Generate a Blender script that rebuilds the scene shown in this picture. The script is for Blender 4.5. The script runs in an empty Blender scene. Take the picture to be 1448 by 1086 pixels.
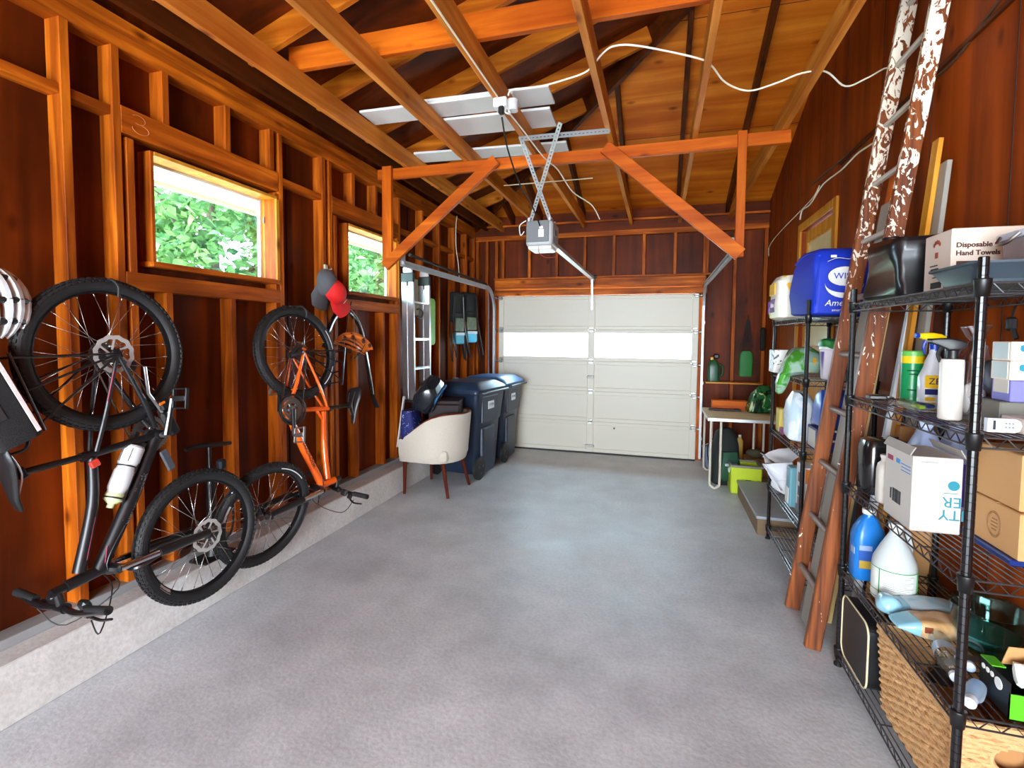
import bpy, bmesh, math, random
from mathutils import Vector, Matrix, Euler, noise
PI = math.pi
rnd = random.Random(7)
scene = bpy.context.scene
COL = scene.collection

# ---------------------------------------------------------------- camera
CAM_H = 1.56
F_PX, CY, YAW, PITCH, ROLL = 703.58, 512.39, 0.287305, 0.0522286, 0.00798866
def make_camera():
    a, b = math.cos(YAW), math.sin(YAW)
    cp, sp, cr, sr = math.cos(PITCH), math.sin(PITCH), math.cos(ROLL), math.sin(ROLL)
    fw = Vector((-b * cp, a * cp, -sp)); r = Vector((a, b, 0)); u = r.cross(fw)
    r2 = r * cr + u * sr; u2 = u * cr - r * sr
    cd = bpy.data.cameras.new('camera'); co = bpy.data.objects.new('camera', cd); COL.objects.link(co)
    m = Matrix((r2, u2, -fw)).transposed().to_4x4(); m.translation = (0, 0, CAM_H)
    co.matrix_world = m
    cd.sensor_fit = 'HORIZONTAL'; cd.sensor_width = 36.0
    cd.lens = F_PX / 1448 * 36.0
    cd.shift_y = (CY - 543.0) / 1448
    cd.clip_start = 0.05; cd.clip_end = 200
    scene.camera = co
make_camera()

# ---------------------------------------------------------------- world, daylight, exposure
w = bpy.data.worlds.new('sky'); scene.world = w; w.use_nodes = True
nt = w.node_tree; bg = nt.nodes['Background']
bg.inputs['Color'].default_value = (0.62, 0.81, 1.0, 1); bg.inputs['Strength'].default_value = 11.0
def sun_light():
    l = bpy.data.lights.new('sun', 'SUN'); l.energy = 9.0; l.angle = math.radians(1.0); l.color = (1, .95, .86)
    o = bpy.data.objects.new('sun', l); COL.objects.link(o)
    o.rotation_euler = Vector((.12, .25, -.96)).to_track_quat('-Z', 'Y').to_euler()
sun_light()
def area(name, loc, target, sx, sy, power, col=(1, 1, 1)):
    l = bpy.data.lights.new(name, 'AREA'); l.shape = 'RECTANGLE'; l.size = sx; l.size_y = sy; l.energy = power; l.color = col
    o = bpy.data.objects.new(name, l); COL.objects.link(o); o.location = loc
    o.rotation_euler = (Vector(target) - Vector(loc)).to_track_quat('-Z', 'Y').to_euler()
    return o
area('added_rear_fill', (-0.6, -3.46, 1.45), (-0.6, 3, 1.75), 3.0, 2.3, 220, (1, .975, .94))  # added soft fill in the assumed rear opening, brightens the room
for y, sy in ((2.43, .85), (4.115, .82)):                 # window openings guide the sky sampling
    o = area('window_portal', (-2.70, y, 2.21), (0, y, 2.21), sy, .55, 1); o.data.cycles.is_portal = True
vs = scene.view_settings
scene.display_settings.display_device = 'sRGB'
vs.view_transform = 'Standard'; vs.look = 'None'; vs.gamma = 1.0; vs.use_curve_mapping = False
vs.exposure = 0.85
scene.cycles.max_bounces = 10; scene.cycles.diffuse_bounces = 5; scene.cycles.glossy_bounces = 4
scene.cycles.transparent_max_bounces = 16; scene.cycles.transmission_bounces = 6
scene.cycles.caustics_reflective = False; scene.cycles.caustics_refractive = False
scene.cycles.use_denoising = True

# ---------------------------------------------------------------- materials
def lin(c):
    def f(v):
        v /= 255.0
        return v / 12.92 if v <= .04045 else ((v + .055) / 1.055) ** 2.4
    return (f(c[0]), f(c[1]), f(c[2]), 1)
MATS = {}
def new_mat(name):
    m = bpy.data.materials.new(name); m.use_nodes = True
    n = m.node_tree.nodes; p = n['Principled BSDF']
    return m, n, m.node_tree.links, p
def mat(name, c, rough=.5, metal=0, bump=0, bscale=60, var=.0, vscale=8, coat=0, spec=.5, trans=0):
    if name in MATS: return MATS[name]
    m, n, L, p = new_mat(name)
    p.inputs['Base Color'].default_value = lin(c); p.inputs['Roughness'].default_value = rough
    p.inputs['Metallic'].default_value = metal; p.inputs['Coat Weight'].default_value = coat
    p.inputs['Specular IOR Level'].default_value = spec
    tc = n.new('ShaderNodeTexCoord')
    if var:
        t = n.new('ShaderNodeTexNoise'); t.inputs['Scale'].default_value = vscale; t.inputs['Detail'].default_value = 4
        L.new(tc.outputs['Object'], t.inputs['Vector'])
        mx = n.new('ShaderNodeMix'); mx.data_type = 'RGBA'
        a = lin(c); mx.inputs['A'].default_value = tuple(max(0, v * (1 - var)) for v in a[:3]) + (1,)
        mx.inputs['B'].default_value = tuple(min(1, v * (1 + var)) for v in a[:3]) + (1,)
        L.new(t.outputs['Fac'], mx.inputs['Factor']); L.new(mx.outputs['Result'], p.inputs['Base Color'])
    if bump:
        t = n.new('ShaderNodeTexNoise'); t.inputs['Scale'].default_value = bscale; t.inputs['Detail'].default_value = 3
        L.new(tc.outputs['Object'], t.inputs['Vector'])
        b = n.new('ShaderNodeBump'); b.inputs['Strength'].default_value = bump; b.inputs['Distance'].default_value = .01
        L.new(t.outputs['Fac'], b.inputs['Height']); L.new(b.outputs['Normal'], p.inputs['Normal'])
    MATS[name] = m; return m
def ramp(n, stops):
    r = n.new('ShaderNodeValToRGB'); e = r.color_ramp.elements
    while len(e) < len(stops): e.new(.5)
    for el, (pos, c) in zip(e, stops): el.position = pos; el.color = c
    return r
def wood(name, dark, light, axis, rough=.5, rings=14, knots=True, seed=0., coat=0, blot=.35):
    """grain runs along the given world axis; object coordinates are in metres"""
    key = name + axis
    if key in MATS: return MATS[key]
    m, n, L, p = new_mat(key)
    tc = n.new('ShaderNodeTexCoord'); mp = n.new('ShaderNodeMapping')
    s = {'X': (.07, 1, 1), 'Y': (1, .07, 1), 'Z': (1, 1, .07)}[axis]
    mp.inputs['Scale'].default_value = s; mp.inputs['Location'].default_value = (seed, seed * .7, seed * 1.3)
    L.new(tc.outputs['Object'], mp.inputs['Vector'])
    oi = n.new('ShaderNodeObjectInfo')
    add = n.new('ShaderNodeVectorMath'); add.operation = 'ADD'
    sc_ = n.new('ShaderNodeMath'); sc_.operation = 'MULTIPLY'; sc_.inputs[1].default_value = 23.0
    L.new(oi.outputs['Random'], sc_.inputs[0]); L.new(mp.outputs['Vector'], add.inputs[0]); L.new(sc_.outputs[0], add.inputs[1])
    t = n.new('ShaderNodeTexNoise'); t.inputs['Scale'].default_value = rings; t.inputs['Detail'].default_value = 6; t.inputs['Distortion'].default_value = .6
    L.new(add.outputs[0], t.inputs['Vector'])
    r = ramp(n, [(.3, lin(dark)), (.52, lin(tuple((a + b) / 2 for a, b in zip(dark, light)))), (.72, lin(light))])
    L.new(t.outputs['Fac'], r.inputs['Fac'])
    last = r.outputs['Color']
    # blotches of stain
    t2 = n.new('ShaderNodeTexNoise'); t2.inputs['Scale'].default_value = 1.7; t2.inputs['Detail'].default_value = 5
    ad2 = n.new('ShaderNodeVectorMath'); ad2.operation = 'ADD'
    L.new(tc.outputs['Object'], ad2.inputs[0]); L.new(sc_.outputs[0], ad2.inputs[1]); L.new(ad2.outputs[0], t2.inputs['Vector'])
    r2 = ramp(n, [(.32, (1 - blot, 1 - blot, 1 - blot, 1)), (.68, (1, 1, 1, 1))]); L.new(t2.outputs['Fac'], r2.inputs['Fac'])
    mx = n.new('ShaderNodeMix'); mx.data_type = 'RGBA'; mx.blend_type = 'MULTIPLY'; mx.inputs['Factor'].default_value = 1
    L.new(last, mx.inputs['A']); L.new(r2.outputs['Color'], mx.inputs['B']); last = mx.outputs['Result']
    if knots:
        v = n.new('ShaderNodeTexVoronoi'); v.inputs['Scale'].default_value = 5.5
        mp2 = n.new('ShaderNodeMapping'); mp2.inputs['Scale'].default_value = {'X': (.5, 1, 1), 'Y': (1, .5, 1), 'Z': (1, 1, .5)}[axis]
        L.new(ad2.outputs[0], mp2.inputs['Vector']); L.new(mp2.outputs['Vector'], v.inputs['Vector'])
        r3 = ramp(n, [(.03, (.12, .05, .02, 1)), (.10, (.62, .5, .4, 1)), (.16, (1, 1, 1, 1))]); L.new(v.outputs['Distance'], r3.inputs['Fac'])
        mx2 = n.new('ShaderNodeMix'); mx2.data_type = 'RGBA'; mx2.blend_type = 'MULTIPLY'; mx2.inputs['Factor'].default_value = .8
        L.new(last, mx2.inputs['A']); L.new(r3.outputs['Color'], mx2.inputs['B']); last = mx2.outputs['Result']
    L.new(last, p.inputs['Base Color'])
    p.inputs['Roughness'].default_value = rough; p.inputs['Coat Weight'].default_value = coat; p.inputs['Coat Roughness'].default_value = .35
    p.inputs['Specular IOR Level'].default_value = .16
    b = n.new('ShaderNodeBump'); b.inputs['Strength'].default_value = .15; b.inputs['Distance'].default_value = .004
    L.new(t.outputs['Fac'], b.inputs['Height']); L.new(b.outputs['Normal'], p.inputs['Normal'])
    MATS[key] = m; return m
def glassy(name, c=(255, 255, 255), mixf=.12, rough=.03):
    """thin clear plastic or glass: mostly see-through with reflections"""
    if name in MATS: return MATS[name]
    m, n, L, p = new_mat(name)
    out = n['Material Output']; tr = n.new('ShaderNodeBsdfTransparent'); tr.inputs['Color'].default_value = lin(c)
    p.inputs['Base Color'].default_value = lin(c); p.inputs['Roughness'].default_value = rough
    if mixf < .25:
        g = n.new('ShaderNodeBsdfGlossy'); g.inputs['Roughness'].default_value = rough; g.inputs['Color'].default_value = (.9, .9, .9, 1); p = g
    fr = n.new('ShaderNodeLayerWeight'); pw = n.new('ShaderNodeMath'); pw.operation = 'POWER'; pw.inputs[1].default_value = 4.5
    ma = n.new('ShaderNodeMath'); ma.operation = 'ADD'; ma.inputs[1].default_value = mixf; ma.use_clamp = True
    L.new(fr.outputs['Facing'], pw.inputs[0]); fr = pw
    mx = n.new('ShaderNodeMixShader')
    L.new(fr.outputs[0], ma.inputs[0]); L.new(ma.outputs[0], mx.inputs[0]); L.new(tr.outputs[0], mx.inputs[1]); L.new(p.outputs[0], mx.inputs[2])
    L.new(mx.outputs[0], out.inputs['Surface'])
    MATS[name] = m; return m
def concrete(name, c1, c2, scale=2.2, rough=.55):
    m, n, L, p = new_mat(name)
    tc = n.new('ShaderNodeTexCoord')
    t = n.new('ShaderNodeTexNoise'); t.inputs['Scale'].default_value = scale; t.inputs['Detail'].default_value = 8; t.inputs['Roughness'].default_value = .62
    L.new(tc.outputs['Object'], t.inputs['Vector'])
    r = ramp(n, [(.32, lin(c1)), (.66, lin(c2))]); L.new(t.outputs['Fac'], r.inputs['Fac'])
    t2 = n.new('ShaderNodeTexNoise'); t2.inputs['Scale'].default_value = 55; t2.inputs['Detail'].default_value = 5
    L.new(tc.outputs['Object'], t2.inputs['Vector'])
    r2 = ramp(n, [(.3, (.80, .79, .78, 1)), (.62, (1, 1, 1, 1))]); L.new(t2.outputs['Fac'], r2.inputs['Fac'])
    mx = n.new('ShaderNodeMix'); mx.data_type = 'RGBA'; mx.blend_type = 'MULTIPLY'; mx.inputs['Factor'].default_value = .8
    L.new(r.outputs['Color'], mx.inputs['A']); L.new(r2.outputs['Color'], mx.inputs['B'])
    v = n.new('ShaderNodeTexVoronoi'); v.inputs['Scale'].default_value = 11
    L.new(tc.outputs['Object'], v.inputs['Vector'])
    r3 = ramp(n, [(.012, (.35, .33, .3, 1)), (.03, (1, 1, 1, 1))]); L.new(v.outputs['Distance'], r3.inputs['Fac'])
    mx2 = n.new('ShaderNodeMix'); mx2.data_type = 'RGBA'; mx2.blend_type = 'MULTIPLY'; mx2.inputs['Factor'].default_value = .6
    L.new(mx.outputs['Result'], mx2.inputs['A']); L.new(r3.outputs['Color'], mx2.inputs['B'])
    L.new(mx2.outputs['Result'], p.inputs['Base Color'])
    rr = ramp(n, [(.3, (rough - .12,) * 3 + (1,)), (.7, (rough + .15,) * 3 + (1,))]); L.new(t.outputs['Fac'], rr.inputs['Fac'])
    L.new(rr.outputs['Color'], p.inputs['Roughness'])
    b = n.new('ShaderNodeBump'); b.inputs['Strength'].default_value = .35; b.inputs['Distance'].default_value = .004
    L.new(t2.outputs['Fac'], b.inputs['Height']); L.new(b.outputs['Normal'], p.inputs['Normal'])
    MATS[name] = m; return m
def patterned(name, c1, c2, scale=20, lo=.48, hi=.52, rough=.6, stretch=(1, 1, 1), detail=3, dist=.5, c3=None, hi3=.6):
    """two or three colours in noise patches (prints, splashes, camouflage)"""
    if name in MATS: return MATS[name]
    m, n, L, p = new_mat(name)
    tc = n.new('ShaderNodeTexCoord'); mp = n.new('ShaderNodeMapping'); mp.inputs['Scale'].default_value = stretch
    t = n.new('ShaderNodeTexNoise'); t.inputs['Scale'].default_value = scale; t.inputs['Detail'].default_value = detail; t.inputs['Distortion'].default_value = dist
    L.new(tc.outputs['Object'], mp.inputs['Vector']); L.new(mp.outputs['Vector'], t.inputs['Vector'])
    st = [(lo, lin(c1)), (hi, lin(c2))]
    if c3: st += [(hi3 - .02, lin(c2)), (hi3, lin(c3))]
    r = ramp(n, st); L.new(t.outputs['Fac'], r.inputs['Fac']); L.new(r.outputs['Color'], p.inputs['Base Color'])
    p.inputs['Roughness'].default_value = rough
    MATS[name] = m; return m

# ---------------------------------------------------------------- geometry helpers
def V(*a): return Vector(a)
def catmull(pts, k=5, closed=False):
    P = [Vector(p) for p in pts]; out = []; N = len(P)
    rng = range(N if closed else N - 1)
    for i in rng:
        p0 = P[(i - 1) % N] if closed or i > 0 else P[0]
        p1 = P[i]; p2 = P[(i + 1) % N]; p3 = P[(i + 2) % N] if closed or i + 2 < N else P[-1]
        for j in range(k):
            t = j / k
            out.append(.5 * ((2 * p1) + (p2 - p0) * t + (2 * p0 - 5 * p1 + 4 * p2 - p3) * t * t + (3 * p1 - p0 - 3 * p2 + p3) * t ** 3))
    if not closed: out.append(P[-1])
    return out
def rrect(w_, d_, r, n=4):
    pts = []
    for cx, cy, a0 in ((w_ / 2 - r, d_ / 2 - r, 0), (-w_ / 2 + r, d_ / 2 - r, PI / 2), (-w_ / 2 + r, -d_ / 2 + r, PI), (w_ / 2 - r, -d_ / 2 + r, 1.5 * PI)):
        for k in range(n + 1):
            a = a0 + k / n * PI / 2; pts.append((cx + r * math.cos(a), cy + r * math.sin(a)))
    return pts
class MB:
    def __init__(s): s.v = []; s.f = []; s.mi = []; s.sm = []
    def raw(s, verts, faces, m=0, smooth=False, M=None):
        o = len(s.v)
        for p in verts:
            p = Vector(p); s.v.append(M @ p if M else p)
        for f in faces: s.f.append([i + o for i in f]); s.mi.append(m); s.sm.append(smooth)
        return s
    def bm(s, b, m=0, smooth=False, M=None):
        b.verts.ensure_lookup_table(); b.verts.index_update()
        s.raw([v.co.copy() for v in b.verts], [[v.index for v in f.verts] for f in b.faces], m, smooth, M); b.free(); return s
    def box(s, c, d, bev=0, rot=None, m=0, M=None, seg=1):
        b = bmesh.new(); bmesh.ops.create_cube(b, size=1)
        bmesh.ops.scale(b, vec=d, verts=b.verts)
        if bev: bmesh.ops.bevel(b, geom=list(b.edges), offset=min(bev, min(d) * .49), segments=seg, affect='EDGES', profile=.5)
        T = Matrix.Translation(c)
        if rot: T = T @ Euler(rot).to_matrix().to_4x4()
        return s.bm(b, m, False, (M @ T) if M else T)
    def bx(s, x0, x1, y0, y1, z0, z1, bev=0, m=0, seg=1):
        return s.box(((x0 + x1) / 2, (y0 + y1) / 2, (z0 + z1) / 2), (abs(x1 - x0), abs(y1 - y0), abs(z1 - z0)), bev, None, m, None, seg)
    def beam(s, p0, p1, w_, h_, up=(0, 0, 1), bev=.002, m=0):
        """square timber from p0 to p1; h_ along up"""
        p0, p1 = Vector(p0), Vector(p1); d = p1 - p0; L = d.length; d.normalize()
        u = Vector(up); u = (u - d * u.dot(d)).normalized(); r = d.cross(u)
        T = Matrix((d, r, u)).transposed().to_4x4(); T.translation = (p0 + p1) / 2
        b = bmesh.new(); bmesh.ops.create_cube(b, size=1); bmesh.ops.scale(b, vec=(L, w_, h_), verts=b.verts)
        if bev: bmesh.ops.bevel(b, geom=list(b.edges), offset=bev, segments=1, affect='EDGES')
        return s.bm(b, m, False, T)
    def loft(s, rings, m=0, smooth=True, cap=True, close=False):
        n = len(rings[0]); vs_ = [p for r in rings for p in r]; fs = []
        R = len(rings)
        for i in range(R if close else R - 1):
            a, b = i * n, ((i + 1) % R) * n
            for j in range(n):
                k = (j + 1) % n; fs.append([a + j, a + k, b + k, b + j])
        s.raw(vs_, fs, m, smooth)
        if cap and not close:
            s.raw(rings[0], [list(range(n))[::-1]], m, False); s.raw(rings[-1], [list(range(n))], m, False)
        return s
    def tube(s, pts, r, seg=8, m=0, closed=False, k=0, cap=True, flat=1.0, up=None):
        if k: pts = catmull(pts, k, closed)
        P = [Vector(p) for p in pts]; N = len(P); rings = []
        rad = r if isinstance(r, (list, tuple)) else None
        pu = None
        for i in range(N):
            a = P[(i - 1) % N] if closed or i else P[0]; b = P[(i + 1) % N] if closed or i < N - 1 else P[-1]
            d = (b - a)
            if d.length < 1e-9: d = Vector((0, 0, 1))
            d.normalize()
            if pu is None:
                pu = Vector(up) if up else (Vector((0, 0, 1)) if abs(d.z) < .9 else Vector((1, 0, 0)))
            u = (pu - d * pu.dot(d))
            if u.length < 1e-6: u = d.orthogonal()
            u.normalize(); pu = u; w_ = d.cross(u)
            if rad: t = i / (N - 1) * (len(rad) - 1); q = int(min(t, len(rad) - 2)); rr = rad[q] + (rad[q + 1] - rad[q]) * (t - q)
            else: rr = r
            rings.append([P[i] + u * (rr * flat * math.cos(x * 2 * PI / seg)) + w_ * (rr * math.sin(x * 2 * PI / seg)) for x in range(seg)])
        return s.loft(rings, m, True, cap, closed)
    def cyl(s, p0, p1, r, r2=None, seg=14, m=0):
        return s.tube([p0, p1], [r, r if r2 is None else r2], seg, m)
    def lathe(s, prof, c=(0, 0, 0), seg=24, m=0, M=None, smooth=True, cap=True):
        T = Matrix.Translation(c)
        if M: T = T @ M
        rings = [[T @ Vector((max(r, 1e-4) * math.cos(a * 2 * PI / seg), max(r, 1e-4) * math.sin(a * 2 * PI / seg), z)) for a in range(seg)] for r, z in prof]
        return s.loft(rings, m, smooth, cap)
    def sweep(s, secs, c=(0, 0, 0), m=0, M=None, smooth=True, cap=True):
        """secs: list of (ring2d, z)"""
        T = Matrix.Translation(c)
        if M: T = T @ M
        return s.loft([[T @ Vector((x, y, z)) for x, y in ring] for ring, z in secs], m, smooth, cap)
    def prism(s, poly, h, M=None, m=0, smooth=False):
        r0 = [Vector((x, y, 0)) for x, y in poly]; r1 = [Vector((x, y, h)) for x, y in poly]
        if M: r0 = [M @ p for p in r0]; r1 = [M @ p for p in r1]
        return s.loft([r0, r1], m, smooth, True)
    def ball(s, c, r, m=0, sub=2, M=None):
        b = bmesh.new(); bmesh.ops.create_icosphere(b, subdivisions=sub, radius=1)
        rr = r if isinstance(r, (tuple, list)) else (r, r, r)
        bmesh.ops.scale(b, vec=rr, verts=b.verts)
        T = Matrix.Translation(c)
        if M: T = T @ M
        return s.bm(b, m, True, T)
    def wrinkle(s, amp, scale, seed=0):
        for i, p in enumerate(s.v):
            q = p * scale + Vector((seed, seed * 2, -seed)); s.v[i] = p + noise.noise_vector(q) * amp
        return s
    def xf(s, M): s.v = [M @ p for p in s.v]; return s
    def mesh(s, name, mats):
        me = bpy.data.meshes.new(name); me.from_pydata([tuple(p) for p in s.v], [], s.f)
        for q in (mats if isinstance(mats, (list, tuple)) else [mats]): me.materials.append(q)
        me.polygons.foreach_set('material_index', s.mi); me.polygons.foreach_set('use_smooth', s.sm)
        b = bmesh.new(); b.from_mesh(me); bmesh.ops.remove_doubles(b, verts=b.verts, dist=1e-6); bmesh.ops.recalc_face_normals(b, faces=b.faces); b.to_mesh(me); b.free()
        return me
    def build(s, name, mats, parent=None, loc=None, rot=None, sharp=35):
        me = s.mesh(name, mats)
        if any(s.sm):
            try: me.set_sharp_from_angle(angle=math.radians(sharp))
            except Exception: pass
        o = bpy.data.objects.new(name, me); COL.objects.link(o)
        if parent: o.parent = parent
        if loc is not None: o.location = loc
        if rot is not None: o.rotation_euler = rot
        return o
def tag(o, label, cat, group=None, kind=None):
    o['label'] = label; o['category'] = cat
    if group: o['group'] = group
    if kind: o['kind'] = kind
    return o
def thing(name, label, cat, loc=(0, 0, 0), rz=0, group=None, rot=None):
    o = bpy.data.objects.new(name, None); COL.objects.link(o); o.empty_display_size = .05
    o.location = loc; o.rotation_euler = rot if rot else (0, 0, rz)
    return tag(o, label, cat, group)
def struct(o):
    o['kind'] = 'structure'; return o
def sempty(name, loc=(0, 0, 0)):
    o = bpy.data.objects.new(name, None); COL.objects.link(o); o.location = loc; o.empty_display_size = .05
    return struct(o)
def text_mesh(body, size, mat_, parent, M, ext=.0006, name='lettering', align='CENTER', shear=0, label=None, sx=1, bold=0):
    cu = bpy.data.curves.new('t', 'FONT'); cu.body = body; cu.size = size; cu.extrude = ext; cu.align_x = align; cu.align_y = 'CENTER'; cu.shear = shear; cu.offset = bold
    cu.resolution_u = 3
    tmp = bpy.data.objects.new('t', cu); COL.objects.link(tmp)
    dg = bpy.context.evaluated_depsgraph_get(); dg.update()
    me = bpy.data.meshes.new_from_object(tmp.evaluated_get(dg)); bpy.data.objects.remove(tmp); bpy.data.curves.remove(cu)
    me.materials.clear(); me.materials.append(mat_); me.name = name
    if sx != 1: me.transform(Matrix.Diagonal((sx, 1, 1, 1)))
    o = bpy.data.objects.new(name, me); COL.objects.link(o); o.parent = parent; o.matrix_local = M
    if label: o['label'] = label
    return o
def frame(o, x, y):
    """matrix with origin o, local x and y axes (z = x cross y)"""
    x = Vector(x).normalized(); y = Vector(y); y = (y - x * y.dot(x)).normalized(); z = x.cross(y)
    M = Matrix((x, y, z)).transposed().to_4x4(); M.translation = o; return M
def copy_tree(o, parent=None):
    c = o.copy(); COL.objects.link(c)
    if parent: c.parent = parent
    for ch in list(o.children): copy_tree(ch, c)
    return c

# palette
STUD_D, STUD_L = (150, 68, 22), (214, 122, 52)
def W(kind, ax):
    return {'stud': lambda: wood('stud_wood', (134, 54, 5), (230, 124, 26), ax, rings=22, blot=.45),
            'sheath': lambda: wood('sheathing_wood', (74, 25, 2), (148, 60, 6), ax, rings=7, blot=.55),
            'joist': lambda: wood('joist_wood', (186, 96, 26), (244, 164, 70), ax),
            'rafter': lambda: wood('rafter_wood', (164, 78, 8), (230, 140, 36), ax),
            'darkbeam': lambda: wood('dark_beam_wood', (58, 24, 4), (108, 48, 10), ax),
            'ply': lambda: wood('roof_plywood', (190, 88, 12), (240, 144, 40), ax, rings=9, blot=.3),
            'panel': lambda: wood('wall_paneling', (118, 44, 2), (178, 78, 9), ax, rings=8, blot=.35, rough=.6),
            'brace': lambda: wood('brace_wood', (166, 66, 5), (224, 116, 22), ax),
            'pine': lambda: wood('pine_trim', (188, 116, 24), (234, 168, 66), ax, rough=.4, blot=.2, coat=.15),
            'dkred': lambda: wood('red_brown_wood', (88, 34, 16), (150, 66, 32), ax, rough=.45)}[kind]()
BLACK = mat('black_plastic', (22, 22, 23), .42)
RUBBER = mat('tyre_rubber', (26, 26, 27), .62, bump=.2, bscale=200)
BMETAL = mat('black_painted_metal', (20, 20, 22), .28, coat=.4)
STEEL = mat('brushed_steel', (178, 178, 176), .32, 1)
GALV = mat('galvanised_steel', (186, 190, 192), .42, .45, var=.15, vscale=30)
ALU = mat('aluminium', (206, 208, 210), .3, 1)
WHITE = mat('white_paint', (226, 222, 210), .5)
WPLAST = mat('white_plastic', (232, 232, 230), .35)

# ================================================================ the setting
XL, XS, XR = -2.55, -2.64, 1.25          # stud faces, sheathing, right-hand paneling
YF, YB = 6.75, -3.4                      # front framing face, rear wall
Z0, SL = 3.23, .35                       # roof deck height at the eaves, slope
def roof_l(x): return Z0 + SL * (x - XL)
def roof_f(y): return Z0 + SL * (YF - y)

# floor
m = MB(); m.bx(XS - .1, XR + .1, YB - .1, YF + .1, -.12, 0)
struct(m.build('floor', concrete('floor_concrete', (182, 185, 189), (218, 221, 224), 2.0, .40)))

# left wall: sheathing with window openings, studs, plates, blocking, curb
w1 = (1.995, 2.868, 1.925, 2.50); w2 = (3.695, 4.535, 1.925, 2.50)
m = MB()
for y0, y1 in ((YB, w1[0]), (w1[1], w2[0]), (w2[1], YF + .1)): m.bx(XS - .03, XS, y0, y1, .2, 3.3)
for y0, y1, z0, z1 in (w1, w2): m.bx(XS - .03, XS, y0, y1, .2, z0); m.bx(XS - .03, XS, y0, y1, z1, 3.3)
for k in range(17):                                            # batten strips over the sheet joints
    y = -3.03 + k * .61
    if not any(a - .03 < y < b + .03 for a, b, _, _ in (w1, w2)): m.bx(XS, XS + .006, y, y + .045, .3, 2.945)
wall_left = struct(m.build('wall_left', W('sheath', 'Z')))
def part(name, mb, mt, par=wall_left): return mb.build(name, mt, par)
def stud(y1, z0=.30, z1=2.945, wd=.038, name='stud'):
    part(name, MB().bx(XS, XL, y1 - wd, y1, z0, z1, .002), W('stud', 'Z'))
for y in (-3.0, -2.6, -2.2, -1.8, -1.35, -.95, -.55, -.15, .25, .65, 1.10, 1.629, 1.845, 2.938, 3.405, 3.485, 4.585, 5.115, 5.55, 6.01, 6.43, 6.745): stud(y)
for y in (1.905, 2.895, 3.545, 4.545): stud(y, .30, 2.53)                       # trimmers beside the windows
for y in (2.093, 2.515, 3.83, 4.28): stud(y, .30, 1.78, name='cripple_stud')
for y in (2.10, 2.50, 2.86, 3.80, 4.16): stud(y, 2.675, 2.945, name='cripple_stud')
for y0, y1 in ((1.905, 2.90), (3.545, 4.547)):
    part('window_header', MB().bx(XS + .01, XL + .002, y0 - .06, y1 - .01, 2.545, 2.675, .002), W('stud', 'Y'))
    part('rough_sill', MB().bx(XS + .01, XL + .002, y0 - .058, y1 - .0, 1.78, 1.868, .002), W('stud', 'Y'))
ys = [-3.0, -2.6, -2.2, -1.8, -1.35, -.95, -.55, -.15, .25, .65, 1.10, 1.629, 1.845]
for a, b in list(zip(ys[:-1], ys[1:])) + [(2.938, 3.405), (4.585, 5.115), (5.115, 5.55), (5.55, 6.01), (6.01, 6.43), (6.43, 6.745)]:
    part('blocking', MB().bx(XS, XL - .012, a + .001, b - .039, 2.615, 2.658, .002), W('stud', 'Y'))
part('top_plate', MB().bx(XS - .02, XL, YB, YF + .05, 2.945, 3.02, .002).bx(XS - .02, XL - .003, YB, YF + .05, 3.021, 3.098, .002), W('stud', 'Y'))
part('rim_joist', MB().bx(-2.40, -2.362, YB, YF, 3.05, 3.275), W('darkbeam', 'Y'))
part('sill_plate', MB().bx(XS - .02, XL, YB, YF, .256, .299, .002), mat('grey_sill_paint', (150, 152, 152), .6, var=.15))
m = MB(); m.bx(XS - .12, -2.43, YB, YF, 0, .255, .006)
part('foundation_curb', m, concrete('curb_concrete', (206, 204, 198), (232, 230, 226), 3.0, .7))
m = MB()                                                         # pencilled 3 on the header
pts = [V(XL + .0026, 1.93 + .035 * math.sin(a), 2.635 + .022 * math.cos(a)) for a in [-.9 + i * .35 for i in range(14)]]
pts += [V(XL + .0026, 1.94 + .042 * math.sin(a), 2.59 + .024 * math.cos(a)) for a in [-.4 + i * .35 for i in range(16)]]
m.tube(pts, .0015, 5); part('pencil_mark', m, mat('pencil', (196, 120, 74), .8))

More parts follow.
